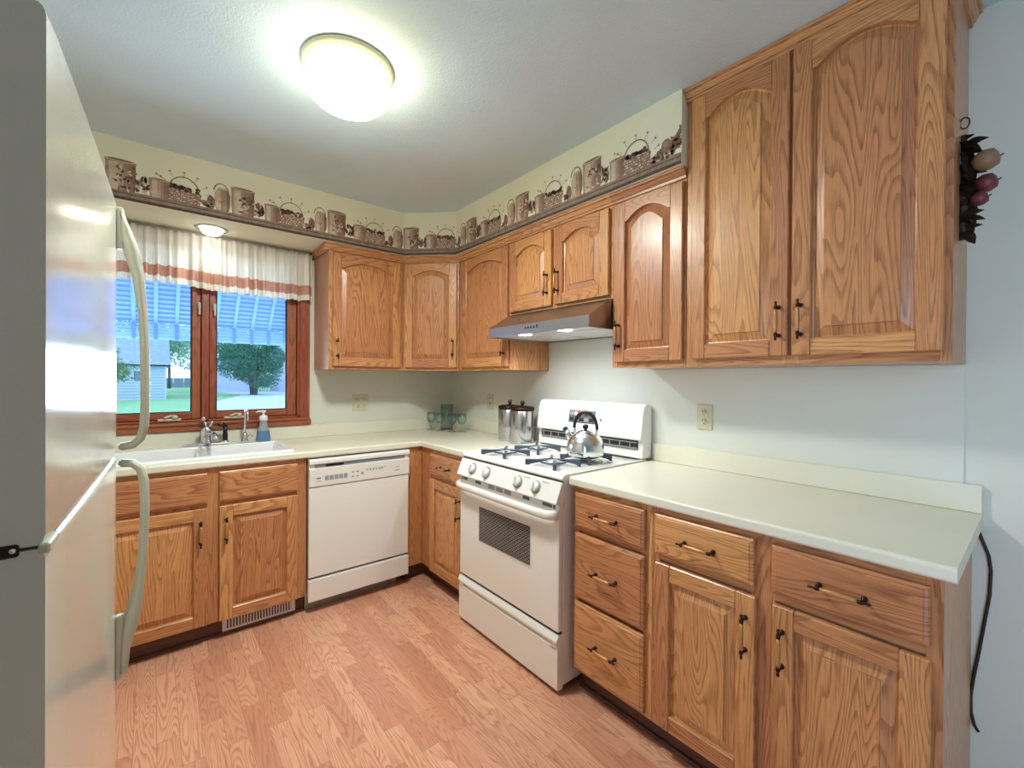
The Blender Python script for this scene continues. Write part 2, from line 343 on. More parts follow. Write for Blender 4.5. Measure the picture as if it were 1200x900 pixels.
for sx0, sx1, gx0, gx1, hx in ((OX0+.018, -1.767, -2.25, -1.812, -1.777), (-1.725, OX1-.018, -1.690, -1.292, -1.700)):
    m = MB(); y0, y1 = .022, .062
    wl(m, sx0, gx0, y0, y1, OZ0+.016, OZ1-.016); wl(m, gx1, sx1, y0, y1, OZ0+.016, OZ1-.016)
    wl(m, gx0, gx1, y0, y1, OZ0+.016, 1.112, grain='x'); wl(m, gx0, gx1, y0, y1, 2.03, OZ1-.016, grain='x')
    for a, b_, c_, d_ in ((gx0, gx0+.006, 1.112, 2.03), (gx1-.006, gx1, 1.112, 2.03)): wl(m, a, b_, .036, .048, c_, d_, 'dark_gap', 0)
    wl(m, gx0, gx1, .036, .048, 1.112, 1.118, 'dark_gap', 0)
    s_ = m.done('sash', w)
    m = MB(); wl(m, gx0+.002, gx1-.002, .040, .046, 1.114, 2.03, 'pane', 0); m.done('pane', s_)
    m = MB(); wl(m, hx-.008, hx+.008, .004, .022, 1.735, 1.775, 'handle_plastic', .003); wl(m, hx-.004, hx+.006, -.012, .006, 1.70, 1.772, 'handle_plastic', .003); tag(m.done('latch', s_), 'almond latch lever')
    m = MB(); cx = gx1-.10 if hx < -1.75 else gx0+.10
    wl(m, cx-.06, cx+.05, -.010, .022, 1.066, 1.080, 'handle_plastic', .004)
    m.lathe([(.016, 0), (.014, .016), (.006, .02)], 'handle_plastic', (cx+1.72+.02, -.002, .08), 12)
    m.tube([(cx+1.72+.02, -.006, .093), (cx+1.72-.0, -.018, .098), (cx+1.72-.03, -.02, .086)], [.006, .005, .007], 'handle_plastic'); tag(m.done('crank', s_), 'almond folding crank')

# ================================================================ CABINETRY (local frame: X along the face, -Y out of the face, Z up)
def door_outline(x0, x1, z0, z1, rise, mm, n=18):
    o = [(x0+mm, z0+mm), (x1-mm, z0+mm)]
    for i in range(n+1):
        t_ = i/n; c_ = abs(2*t_-1); k_ = min(1, (c_/.92)**2) if rise else 0
        o.append((x1-mm-t_*(x1-x0-2*mm), z1-mm-rise*k_))
    return o
def handle(parent, cx, cz, vert=True, y=-.020, L=.096):
    m = MB(); h = L/2
    def P(a, yy): return (cx, yy, cz+a) if vert else (cx+a, yy, cz)
    for sg in (-1, 1):
        m.tube([P(sg*h, y), P(sg*h, y-.005), P(sg*h, y-.006), P(sg*h, y-.028)], [.0075, .0072, .0045, .0042], 'bronze', 8)
        m.tube([P(sg*(h+.018), y-.028), P(sg*(h+.014), y-.028), P(sg*(h+.006), y-.028), P(sg*h, y-.028), P(sg*(h-.010), y-.028)], [.002, .0045, .003, .0065, .0048], 'bronze', 8)
    m.tube([P(-h+.009, y-.028), P(-h+.02, y-.0285), P(0, y-.0295), P(h-.02, y-.0285), P(h-.009, y-.028)], [.005, .0062, .0072, .0062, .005], 'grip', 8)
    return tag(m.done('handle', parent), 'dark bronze wire pull with a lighter grip')
def door(root, x0, x1, z0, z1, rise=0, sw=.056, h=None, name='door'):
    m = MB(); y0, y1 = -.020, -.0005; xi0, xi1 = x0+sw, x1-sw; tr_ = sw if not rise else sw*.85
    m.box(x0, xi0, y0, y1, z0, z1, 'oak', .003); m.box(xi1, x1, y0, y1, z0, z1, 'oak', .003)
    m.box(xi0, xi1, y0, y1, z0, z0+sw, 'oak', .003, 'x')
    zt = z1-tr_
    if rise:
        o = door_outline(xi0, xi1, z0+sw, zt, rise, 0)[2:]
        pts = [(xi0, y0, z1), (xi1, y0, z1)]+[(x, y0, z) for x, z in o]
        t_ = bmesh.new(); top = [t_.verts.new((x, y0, z1)) for x, z in o]; bot = [t_.verts.new((x, y0, z)) for x, z in o]
        fs = [t_.faces.new((top[i], top[i+1], bot[i+1], bot[i])) for i in range(len(o)-1)]
        r_ = bmesh.ops.extrude_face_region(t_, geom=fs); bmesh.ops.translate(t_, vec=(0, y1-y0, 0), verts=[e for e in r_['geom'] if isinstance(e, bmesh.types.BMVert)])
        bmesh.ops.recalc_face_normals(t_, faces=t_.faces); m.put(t_, 'oak', 'x')
    else: m.box(xi0, xi1, y0, y1, zt, z1, 'oak', .003, 'x')
    d_ = m.done(name, root)
    m = MB(); t_ = bmesh.new(); loops = []
    for mm, yy in ((-.004, -.002), (0, -.0165), (.0015, -.005), (.006, -.0035), (.034, -.0140), (.0346, -.0182)):
        loops.append([t_.verts.new((x, yy, z)) for x, z in door_outline(xi0, xi1, z0+sw, zt, rise, mm)])
    for a, b_ in zip(loops, loops[1:]):
        for i in range(len(a)): t_.faces.new((a[i], a[(i+1) % len(a)], b_[(i+1) % len(a)], b_[i]))
    t_.faces.new(loops[-1]); bmesh.ops.recalc_face_normals(t_, faces=t_.faces)
    if sum(f.normal.y for f in t_.faces) > 0: bmesh.ops.reverse_faces(t_, faces=t_.faces)
    m.put(t_, 'oak', 'z'); m.done('door_panel', d_)
    if h: handle(d_, *h)
    return d_
def drawer(root, x0, x1, z0, z1, h=True, name='drawer_front'):
    m = MB(); t_ = bmesh.new(); loops = []
    for mm, yy in ((0, -.0005), (0, -.013), (.004, -.016), (.010, -.0175), (.012, -.020)):
        loops.append([t_.verts.new((x, yy, z)) for x, z in ((x0+mm, z0+mm), (x1-mm, z0+mm), (x1-mm, z1-mm), (x0+mm, z1-mm))])
    for a, b_ in zip(loops, loops[1:]):
        for i in range(4): t_.faces.new((a[i], a[(i+1) % 4], b_[(i+1) % 4], b_[i]))
    t_.faces.new(loops[-1]); bmesh.ops.recalc_face_normals(t_, faces=t_.faces)
    if sum(f.normal.y for f in t_.faces) > 0: bmesh.ops.reverse_faces(t_, faces=t_.faces)
    m.put(t_, 'oak', 'x'); d_ = m.done(name, root)
    if h: handle(d_, (x0+x1)/2, (z0+z1)/2-.001, False)
    return d_
def carcass(root, w_, depth, z0, z1, stiles, rails, side='oak', name='carcass', hollow=False):
    m = MB()
    if hollow:
        for a, b_, c_, d_, e_, f_ in ((0, .016, .0195, depth, z0, z1), (w_-.016, w_, .0195, depth, z0, z1), (.016, w_-.016, .0195, depth, z0, z0+.016), (.016, w_-.016, depth-.006, depth, z0, z1)): m.box(a, b_, c_, d_, e_, f_, side, 0)
    else: m.box(0, w_, .0195, depth, z0, z1, side, 0)
    m.done(name, root)
    m = MB()
    for a, b_ in stiles: m.box(a, b_, 0, .019, z0, z1, 'oak', .0012)
    for a, b_, c_, d_ in rails: m.box(a, b_, 0.0004, .019, c_, d_, 'oak', .0008, 'x')
    m.box(.005, w_-.005, .012, .0185, z0+.005, z1-.005, 'oak_inner', 0)
    m.done('face_frame', root)
def toe(root, x0, x1, depth_in=.055):
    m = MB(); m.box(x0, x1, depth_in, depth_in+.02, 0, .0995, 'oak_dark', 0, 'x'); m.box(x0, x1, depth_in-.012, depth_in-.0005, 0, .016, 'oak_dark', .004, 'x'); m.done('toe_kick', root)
FY = .61; TOP = .875
EAST = -pi/2
# --- sink cabinet
x0 = -2.27; wd = -1.323-x0-.004
sc_ = thing('sink_cabinet', 'oak base cabinet under the sink with two doors and two false drawer fronts', 'base cabinet', (x0, -FY, 0))
L = lambda v: v-x0
carcass(sc_, wd, FY-.01, .10, TOP, [(0, .05), (L(-1.79), L(-1.73)), (L(-1.38), wd)], [(.05, L(-1.38), .10, .115), (.05, L(-1.38), .675, .705), (.05, L(-1.38), .845, TOP)], hollow=True)
toe(sc_, 0, wd)
drawer(sc_, L(-2.235), L(-1.784), .700, .852, h=False); drawer(sc_, L(-1.735), L(-1.374), .700, .852, h=False)
door(sc_, L(-2.235), L(-1.784), .105, .680, h=(L(-1.812), .562)); door(sc_, L(-1.735), L(-1.374), .105, .680, h=(L(-1.707), .562))
# --- corner base cabinet: filler beside the dishwasher + drawer and door on the range side
cb = thing('corner_base_cabinet', 'oak corner base cabinet between dishwasher and range, one drawer over one door', 'base cabinet', (-.61, -.61, 0), EAST)
m = MB(); m.box(0.0, .571, .0195, .60, .10, TOP, 'oak'); m.box(-.60, -.0005, -.0, .60, .10, TOP, 'oak_inner') if False else None
m.done('carcass', cb)
m = MB(); m.box(0.001, .145, 0, .019, .10, TOP, 'oak', .0012); m.box(.515, .571, 0, .019, .10, TOP, 'oak', .0012)
for a, b_ in ((.10, .12), (.685, .718), (.845, TOP)): m.box(.145, .515, .0004, .019, a, b_, 'oak', .0008, 'x')
m.box(.1, .56, .012, .0185, .105, .87, 'oak_inner'); m.done('face_frame', cb)
m = MB(); m.box(-.019, 0, -.106, -.0005, .10, TOP, 'oak', .0012); m.done('filler_strip', cb)
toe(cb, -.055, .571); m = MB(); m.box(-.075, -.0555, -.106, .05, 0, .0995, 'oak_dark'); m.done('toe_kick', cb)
drawer(cb, .135, .520, .712, .848); door(cb, .135, .520, .105, .690, h=(.493, .570))
# --- drawer bank right of the range
db = thing('drawer_cabinet', 'oak base cabinet with three stacked drawers right of the range', 'base cabinet', (-.61, -1.962, 0), EAST)
carcass(db, .382, FY-.01, .10, TOP, [(0, .035), (.345, .382)], [(.035, .345, .10, .125), (.035, .345, .405, .425), (.035, .345, .69, .712), (.035, .345, .85, TOP)])
toe(db, 0, .382)
for a, b_ in ((.708, .852), (.415, .685), (.115, .400)): drawer(db, .022, .356, a, b_)
# --- double cabinet
dc = thing('base_cabinet', 'oak base cabinet at the near right with two drawers over two doors', 'base cabinet', (-.61, -2.3445, 0), EAST)
carcass(dc, .746, FY-.01, .10, TOP, [(0, .03), (.335, .40), (.716, .746)], [(.03, .716, .10, .12), (.03, .716, .69, .715), (.03, .716, .85, TOP)])
toe(dc, 0, .746)
for a, b_ in ((.016, .345), (.393, .725)): drawer(dc, a, b_, .714, .853)
door(dc, .020, .352, .115, .686, h=(.326, .570)); door(dc, .396, .728, .115, .686, h=(.424, .570))

# --- wall cabinets
UB, UT = 1.380, 2.185
def crown(root, x0, x1, z0, z1, left=False, right=False, out=.030, depth=.3):
    m = MB(); h_ = z1-z0; prof = [(0, 0), (-.008, 0), (-.010, .25*h_), (-.014, .3*h_), (-out*.75, .7*h_), (-out, .78*h_), (-out, h_), (0, h_)]
    m.poly([(x0-(out if left else 0), y, z0+z) for y, z in prof], (x1-x0+(out if left else 0)+(out if right else 0), 0, 0), 'oak', 0, 'x')
    if left: m.poly([(x0+y, 0.0005, z0+z) for y, z in prof], (0, depth, 0), 'oak', 0, 'y')
    if right: m.poly([(x1-y, 0.0005, z0+z) for y, z in prof], (0, depth, 0), 'oak', 0, 'y')
    m.done('crown_molding', root)
UD = .325
a_ = thing('wall_cabinet', 'oak wall cabinet right of the window, first in the row, with one arched door', 'wall cabinet', (-1.125, -UD, UB))
carcass(a_, .508, UD-.001, 0, UT-UB, [(0, .035), (.470, .508)], [(.035, .47, 0, .035), (.035, .47, .74, UT-UB)], side='oak_inner')
door(a_, .018, .482, .022, .752, .045, h=(.046, .135)); crown(a_, 0, .508, .762, .805, left=True, depth=.32)
# diagonal corner cabinet
c0, c1 = Vector((-.617, -UD)), Vector((-UD, -.617)); wdg = (c1-c0).length
b_c = thing('corner_wall_cabinet', 'oak diagonal corner wall cabinet with one narrow arched door', 'wall cabinet', (c0.x, c0.y, UB), -pi/4)
m = MB(); rot = Matrix.Rotation(pi/4, 4, 'Z')
pp = [Vector((x, y, 0)) for x, y in ((-.616, -UD+.02), (-.614, -.002), (-.006, -.002), (-.006, -.614), (-UD+.02, -.616))]
pp = [rot @ (p-Vector((c0.x, c0.y, 0))) for p in pp]
m.poly([(p.x, p.y+.0, 0) for p in pp], (0, 0, UT-UB), 'oak_inner'); m.done('carcass', b_c)
m = MB(); m.box(0.006, .03, 0, .012, 0, UT-UB, 'oak', .001); m.box(wdg-.03, wdg-.006, 0, .012, 0, UT-UB, 'oak', .001); m.box(.03, wdg-.03, .0004, .012, 0, .03, 'oak', 0, 'x'); m.box(.03, wdg-.03, .0004, .012, .74, UT-UB, 'oak', 0, 'x'); m.box(.03, wdg-.03, .008, .012, .02, .75, 'oak_inner'); m.done('face_frame', b_c)
door(b_c, .020, wdg-.020, .022, .752, .035, h=(wdg-.046, .16)); crown(b_c, -.012, wdg+.012, .762, .805)
def upper(name, label, y0, w_, z0, z1, stiles, rails, side='oak'):
    r_ = thing(name, label, 'wall cabinet', (-UD, y0, z0), EAST); carcass(r_, w_, UD-.005, 0, z1-z0, stiles, rails, side=side); return r_
c_ = upper('wall_cabinet', 'oak wall cabinet between the diagonal corner cabinet and the range hood, one arched door', -.620, .562, UB, UT, [(0, .05), (.535, .562)], [(.05, .535, 0, .035), (.05, .535, .74, .805)])
door(c_, .048, .548, .022, .752, .04, h=(.522, .15)); crown(c_, 0, .562, .762, .805)
h_ = upper('wall_cabinet', 'short oak wall cabinet directly above the range hood with two small arched doors', -1.183, .757, 1.705, UT, [(0, .02), (.345, .40), (.737, .757)], [(.02, .737, 0, .03), (.02, .737, .415, .48)])
door(h_, .008, .362, .016, .427, .04, h=(.334, .135)); door(h_, .388, .744, .016, .427, .04, h=(.416, .135)); crown(h_, 0, .757, .437, .48)
e_ = upper('wall_cabinet', 'oak wall cabinet between the range hood and the tall cabinet, one arched door', -1.9405, .366, UB, UT, [(0, .03), (.345, .366)], [(.03, .345, 0, .035), (.03, .345, .74, .805)])
door(e_, .022, .358, .024, .752, .045, h=(.050, .145)); crown(e_, 0, .366, .762, .805)
g_ = upper('tall_wall_cabinet', 'tall oak wall cabinet reaching the ceiling at the near right with two long arched doors', -2.308, .764, UB, ZC-.002, [(0, .045), (.35, .40), (.74, .764)], [(.045, .74, 0, .032), (.045, .74, 1.05, ZC-.002-UB)])
door(g_, .028, .372, .028, 1.052, .050, h=(.345, .145)); door(g_, .382, .749, .028, 1.052, .050, h=(.410, .145)); crown(g_, 0, .764, 1.058, 1.102, right=True, out=.03, depth=.32)

# ================================================================ COUNTERTOPS
def grid_slab(xs, ys, keep, z1, th, mat, frontsel, bev=.010):
    t_ = bmesh.new(); V_ = {}
    def v(i, j):
        if (i, j) not in V_: V_[i, j] = t_.verts.new((xs[i], ys[j], z1))
        return V_[i, j]
    fs = []
    for i in range(len(xs)-1):
        for j in range(len(ys)-1):
            if keep((xs[i]+xs[i+1])/2, (ys[j]+ys[j+1])/2): fs.append(t_.faces.new((v(i, j), v(i+1, j), v(i+1, j+1), v(i, j+1))))
    r_ = bmesh.ops.extrude_face_region(t_, geom=fs); bmesh.ops.translate(t_, vec=(0, 0, -th), verts=[e for e in r_['geom'] if isinstance(e, bmesh.types.BMVert)])
    bmesh.ops.recalc_face_normals(t_, faces=t_.faces)
    es = [e for e in t_.edges if all(abs(q.co.z-z1) < 1e-5 or abs(q.co.z-z1+th) < 1e-5 for q in e.verts) and abs(e.verts[0].co.z-e.verts[1].co.z) < 1e-5 and frontsel(e.verts[0].co, e.verts[1].co)]
    bmesh.ops.bevel(t_, geom=es, offset=bev, segments=4, affect='EDGES', profile=.5)
    return t_
CF = -.635
SX0, SX1, SY0, SY1 = -2.19, -1.375, -.575, -.045     # sink outer rim
def fs1(a, b_): return (abs(a.y-CF) < 1e-4 and abs(b_.y-CF) < 1e-4 and max(a.x, b_.x) <= CF+1e-4) or (abs(a.x-CF) < 1e-4 and abs(b_.x-CF) < 1e-4 and max(a.y, b_.y) <= CF+1e-4)
ct = thing('countertop', 'cream laminate countertop running under the window and round the corner to the range', 'countertop', (0, 0, .876))
t_ = grid_slab([WX0, SX0+.02, SX1-.02, CF, -.0005], [-1.182, CF, SY0+.02, SY1-.02, -.0005], lambda x, y: (y > CF or x > CF) and not (SX0+.02 < x < SX1-.02 and SY0+.02 < y < SY1-.02), .038, .038, 'counter', fs1)
m = MB(); m.put(t_, 'counter'); m.done('worktop', ct)
m = MB(); m.box(WX0, -.0205, -.019, -.0005, .0382, .126, 'counter', .003); m.done('backsplash', ct)
m = MB(); m.box(-.0195, -.0005, -1.182, -.0005, .0382, .126, 'counter', .003); m.done('backsplash', ct)
ct2 = thing('countertop', 'cream laminate countertop right of the range with a free end at the near right', 'countertop', (0, 0, .876))
t_ = grid_slab([CF, -.0005], [-3.113, -1.960], lambda x, y: True, .038, .038, 'counter', lambda a, b_: abs(a.x-CF) < 1e-4 and abs(b_.x-CF) < 1e-4)
m = MB(); m.put(t_, 'counter'); m.done('worktop', ct2)
m = MB(); m.box(-.0195, -.0005, -3.113, -1.960, .0382, .126, 'counter', .003); m.done('backsplash', ct2)

# ================================================================ SINK
sk = thing('kitchen_sink', 'white enamelled double-bowl sink set into the countertop under the window', 'sink', ((SX0+SX1)/2, (SY0+SY1)/2, .914))
cx, cy = (SX0+SX1)/2, (SY0+SY1)/2
xs = [SX0, SX0+.035, -1.800, -1.765, SX1-.035, SX1]; ys = [SY0, SY0+.03, SY1-.125, SY1]
def bowl(x, y): return (xs[1] < x < xs[2] or xs[3] < x < xs[4]) and ys[1] < y < ys[2]
t_ = bmesh.new(); V_ = {}
def v(i, j):
    if (i, j) not in V_: V_[i, j] = t_.verts.new((xs[i]-cx, ys[j]-cy, .012))
    return V_[i, j]
for i in range(5):
    for j in range(3):
        if not bowl((xs[i]+xs[i+1])/2, (ys[j]+ys[j+1])/2): t_.faces.new((v(i, j), v(i+1, j), v(i+1, j+1), v(i, j+1)))
for i in (1, 3):   # bowls
    top = [v(i, 1), v(i+1, 1), v(i+1, 2), v(i, 2)]; prev = top
    mxx, myy = sum(q.co.x for q in top)/4, sum(q.co.y for q in top)/4
    for k_, dz in ((.97, -.02), (.93, -.15), (.80, -.18)):
        cur = [t_.verts.new((mxx+(q.co.x-mxx)*k_, myy+(q.co.y-myy)*k_, dz)) for q in top]
        for a in range(4): t_.faces.new((prev[a], prev[(a+1) % 4], cur[(a+1) % 4], cur[a]))
        prev = cur
    t_.faces.new(prev)
rim = [e for e in t_.edges if e.is_boundary]
r_ = bmesh.ops.extrude_edge_only(t_, edges=rim)
for q in [e for e in r_['geom'] if isinstance(e, bmesh.types.BMVert)]: q.co.z = .0005; q.co.x *= 1.008; q.co.y *= 1.012
bmesh.ops.recalc_face_normals(t_, faces=t_.faces)
if sum(f.normal.z*f.calc_area() for f in t_.faces) < 0: bmesh.ops.reverse_faces(t_, faces=t_.faces)
ce = [e for e in t_.edges if len(e.link_faces) == 2 and e.calc_face_angle(0) > .5]
bmesh.ops.bevel(t_, geom=ce, offset=.010, segments=3, affect='EDGES')
m = MB(); m.put(t_, 'sink', smooth=False); m.done('basin', sk)
for bx in ((xs[1]+xs[2])/2, (xs[3]+xs[4])/2): m = MB(); m.lathe([(.045, 0), (.04, .004), (.02, .002), (0, .001)], 'chrome', (bx-cx, (ys[1]+ys[2])/2-cy, -.178), 20); tag(m.done('drain', sk), 'chrome drain')
ZK = .927; DY = -.10
fa = thing('kitchen_faucet', 'chrome single-lever faucet on a wide base plate behind the sink bowls', 'faucet', (-1.748, DY, ZK))
m = MB(); m.box(-.115, .115, -.026, .026, 0, .008, 'chrome', .004, seg=2); m.box(-.09, .09, -.018, .018, .008, .013, 'chrome', .003); m.done('base_plate', fa)
m = MB(); m.lathe([(.030, .012), (.028, .02), (.024, .03), (.026, .075), (.030, .088), (.022, .104), (.012, .11)], 'chrome', (0, 0, 0), 20); m.done('faucet_body', fa)
m = MB(); m.tube([(0, -.02, .05), (.01, -.07, .075), (.02, -.13, .082), (.026, -.185, .075), (.027, -.20, .060), (.027, -.20, .052)], [.016, .014, .012, .011, .011, .012], 'chrome', 10); m.done('spout', fa)
m = MB(); m.tube([(0, 0, .105), (-.004, .005, .125), (-.01, .012, .142)], [.006, .005, .005], 'chrome'); m.ball((-.012, .014, .152), .013, 'chrome'); m.tube([(.01, .0, .10), (.026, -.004, .125), (.03, -.006, .14)], [.008, .007, .006], 'chrome'); m.done('lever', fa)
sp_ = thing('sprayer', 'black pull-out side sprayer right of the kitchen faucet', 'sprayer', (-1.655, DY, ZK+.0085))
m = MB(); m.lathe([(.020, 0), (.019, .006), (.014, .012)], 'chrome', (0, 0, 0), 16); m.done('base', sp_)
m = MB(); m.lathe([(.013, .012), (.014, .04), (.011, .07), (.014, .095)], 'black', (0, 0, 0), 14); m.tube([(0, .004, .095), (-.012, -.012, .106), (-.034, -.03, .108)], [.013, .013, .012], 'black', 10); m.done('spray_head', sp_)
ff = thing('filter_faucet', 'slim chrome gooseneck water faucet at the right of the sink deck', 'faucet', (-1.553, DY, ZK))
m = MB(); m.lathe([(.022, 0), (.02, .01), (.014, .02), (.013, .05), (.008, .055)], 'chrome', (0, 0, 0), 16); m.tube([(.012, 0, .035), (.03, -.004, .04), (.038, -.004, .03)], [.005, .005, .007], 'chrome'); m.done('base', ff)
m = MB(); m.tube([(0, 0, .05), (0, 0, .16)]+[(.0+.004*(1-cos(a)), -.026+.026*cos(a), .165+.030*sin(a)) for a in [pi*i/8 for i in range(9)]]+[(.008, -.052, .135)], .0062, 'chrome', 10); m.done('gooseneck', ff)
so = thing('soap_dispenser', 'clear pump bottle of blue hand soap at the right end of the sink deck', 'soap bottle', (-1.452, DY, ZK))
m = MB(); m.lathe([(.040, 0), (.042, .004), (.031, .065), (.022, .10), (.020, .125)], 'soap_clear', (0, 0, 0), 24); m.done('bottle', so)
m = MB(); m.lathe([(.041, .001), (.0425, .006), (.0335, .062), (.0, .0625)], 'soap_blue', (0, 0, 0), 24, cap=True); tag(m.done('liquid', so), 'blue liquid soap')
m = MB(); m.lathe([(.021, .1255), (.024, .128), (.024, .15), (.015, .158), (.006, .16), (.006, .175), (.012, .178), (.014, .188), (.0, .19)], 'white_plastic', (0, 0, 0), 18); m.tube([(0, 0, .184), (-.03, -.004, .185), (-.042, -.006, .178)], [.006, .005, .004], 'white_plastic'); m.done('pump', so)

# ================================================================ DISHWASHER
dw = thing('dishwasher', 'white built-in dishwasher between the sink cabinet and the corner', 'dishwasher', (-1.321, -.61, 0))
DWW = .601
m = MB(); m.box(.004, DWW-.004, .0, .57, .10, .868, 'enamel_in'); m.done('tub_body', dw)
m = MB(); m.box(0, DWW, -.028, -.0005, .204, .708, 'enamel', .004, seg=2); m.done('door', dw)
m = MB()
prof = [(-.0005, .711), (-.030, .711), (-.034, .716), (-.038, .812), (-.026, .815), (-.026, .838), (-.040, .841), (-.040, .858), (-.034, .868), (-.0005, .868)]
m.poly([(.0, y, z) for y, z in prof], (DWW, 0, 0), 'enamel', 0); cp = m.done('control_panel', dw)
m = MB(); m.box(0.03, DWW-.03, -.0275, -.0262, .816, .838, 'ctrl_lt'); m.box(.09, .19, -.0288, -.0276, .820, .832, 'dark_gap'); m.done('latch_recess', cp)
def face(x, z): return -.0345-.0035*(z-.716)/.096-.0008
for i in range(5): z = .757; m = MB(); m.box(.083+i*.0262, .083+i*.0262+.0225, face(0, z)-.0002, face(0, z)+.002, z-.013, z+.013, 'ctrl_lt', .001); m.done('button', cp)
for q in ([(.235+(i % 2)*.028, .245+(i % 2)*.028, .742+(i//2)*.026, .748+(i//2)*.026, 'ctrl') for i in range(4)]+[(.290, .304, .750, .765, 'ctrl_lt')]
          +[(.325+i*.018, .333+i*.018+(i > 3)*.006, .770, .774, 'ctrl') for i in range(6)]+[(.318, .44, .781, .7825, 'ctrl_lt'), (.037, .060, .757, .763, 'ctrl'), (.037, .060, .742, .745, 'ctrl_lt'), (.505, .535, .768, .770, 'ctrl'), (.505, .535, .748, .750, 'ctrl')]):
    m = MB(); m.box(q[0], q[1], face(0, q[2])-.0004, -.034, q[2], q[3], q[4]); m.done('printed_mark', cp)

m = MB(); m.box(-.002, DWW, -.034, -.0005, .070, .192, 'enamel', .004, seg=2); m.done('lower_panel', dw)
m = MB(); m.box(.004, DWW-.004, -.004, 0, .192, .204, 'dark_gap'); m.box(-.002, DWW-.05, .045, .06, .0, .10, 'grey', .001); m.done('kick_plate', dw)  # dark strip stands for the shade between door and lower panel
# floor register in the toe kick
rg = thing('floor_register', 'white louvred vent grille in the toe kick under the sink cabinet', 'vent', (-1.715, -.5555, .012))
m = MB(); m.box(0, .345, -.004, 0, 0, .075, 'white_plastic', .002); m.box(.02, .325, -.0046, -.0042, .016, .060, 'black'); m.done('frame', rg)
m = MB()
for i in range(22): m.box(.026+i*.0138, .033+i*.0138, -.0085, -.0046, .014, .062, 'white_plastic', .001)
m.done('louvres', rg)

# ================================================================ RANGE (local: X along front left->right, -Y out, origin at wall-side... front at y=0 == x=-.66)
RX = -.655; RW = .762
rn = thing('gas_range', 'white freestanding gas range with four burners and a raised backguard', 'range', (RX, -1.190, 0), EAST)
m = MB(); m.box(.003, RW-.003, .0, .63, .03, .895, 'enamel', .003); 
for lx in (.05, RW-.05):
    for ly in (.06, .58): m.lathe([(.02, 0), (.02, .03)], 'dark_gap', (lx, ly, 0), 10)
m.box(.02, RW-.02, .03, .60, .012, .03, 'dark_gap'); m.done('range_body', rn)
m = MB()    # cooktop with rolled front
prof = [(-.004, .893), (-.012, .900), (-.012, .907), (-.004, .917), (.010, .922), (.026, .922), (.034, .915), (.60, .915), (.60, .893)]
m.poly([(0, y, z) for y, z in prof], (RW, 0, 0), 'enamel', .001); m.box(.0, .014, .03, .60, .9152, .922, 'enamel', .003); m.box(RW-.014, RW, .03, .60, .9152, .922, 'enamel', .003); m.box(.36, .402, .03, .56, .9152, .920, 'enamel', .003); ctop = m.done('cooktop', rn)
m = MB(); prof = [(-.0005, .888), (-.014, .890), (-.050, .806), (-.046, .800), (-.0005, .800)]
m.poly([(0, y, z) for y, z in prof], (RW, 0, 0), 'enamel', .0015); pnl = m.done('control_panel', rn)
m = MB(); m.box(.003, RW-.003, -.0105, -.0005, .8882, .8932, 'dark_gap'); m.done('panel_gap', rn)  # thin dark strip painting the shade between cooktop and panel
tilt = math.atan2(.036, .084)
for kx in (.128, .252, .497, .620):
    mt = Matrix.Translation((kx, -.033, .849)) @ Matrix.Rotation(pi/2-tilt, 4, 'X')
    m = MB(); m.lathe([(.0295, 0), (.0295, .003), (.026, .004)], 'ctrl_lt', (0, 0, 0), 24, mt); m.lathe([(.024, .004), (.0225, .014), (.017, .018), (0, .0185)], 'enamel', (0, 0, 0), 24, mt); m.box(-.0055, .0055, -.020, .020, .016, .031, 'enamel', .003, mtx=mt @ Matrix.Rotation(random.uniform(-.2, .2), 4, 'Z')); m.done('knob', pnl)
m = MB()
for kx in (.128, .252, .497, .620):
    m = MB(); mt = Matrix.Translation((kx+.028, -.0205, .876)) @ Matrix.Rotation(pi/2-tilt, 4, 'X'); m.box(-.045 if kx < .3 else .0, -.02 if kx < .3 else .045, -.002, .002, 0, .0006, 'ctrl_lt', mtx=mt); m.done('marking', pnl)
m = MB(); m.box(.004, RW-.002, -.030, -.0005, .262, .800, 'enamel', .006, seg=2); od = m.done('oven_door', rn)
m = MB()
for a, b_, k_ in ((.02, .035, 'ctrl'), (.04, .075, 'ctrl'), (.15, .20, 'ctrl'), (.265, .315, 'ctrl_lt'), (.33, .38, 'ctrl_lt'), (.395, .445, 'ctrl_lt'), (.53, .575, 'ctrl'), (.66, .72, 'ctrl'), (.725, .74, 'ctrl')): m = MB(); m.box(a, b_, -.0308, -.0298, .772 if k_ == 'ctrl_lt' else .778, .793, k_); m.done('vent_slot', od)
m = MB(); hz = .755
pth = [(.012, -.030, hz), (.020, -.052, hz), (.045, -.066, hz), (.10, -.070, hz), (RW/2, -.072, hz), (RW-.10, -.070, hz), (RW-.045, -.066, hz), (RW-.020, -.052, hz), (RW-.012, -.030, hz)]
m.tube(pth, [.016, .016, .015, .014, .014, .014, .015, .016, .016], 'enamel', 12, flat=1.3); m.done('handle', od)
m = MB(); m.box(.180, .592, -.0318, -.030, .480, .672, 'enamel', .0006); m.box(.188, .584, -.0326, -.0318, .488, .664, 'lattice', 0, grain='x', uvrnd=False); m.done('oven_window', od); 
m = MB(); prof = [(-.0005, .020), (-.030, .020), (-.034, .024), (-.034, .196), (-.022, .204), (-.022, .214), (-.040, .220), (-.040, .228), (-.030, .248), (-.0005, .250)]
m.poly([(.004, y, z) for y, z in prof], (RW-.006, 0, 0), 'enamel', 0); m.box(.006, .045, -.034, -.0225, .19, .235, 'enamel', 0); m.box(RW-.045, RW-.006, -.034, -.0225, .19, .235, 'enamel', 0); m.done('storage_drawer', rn)
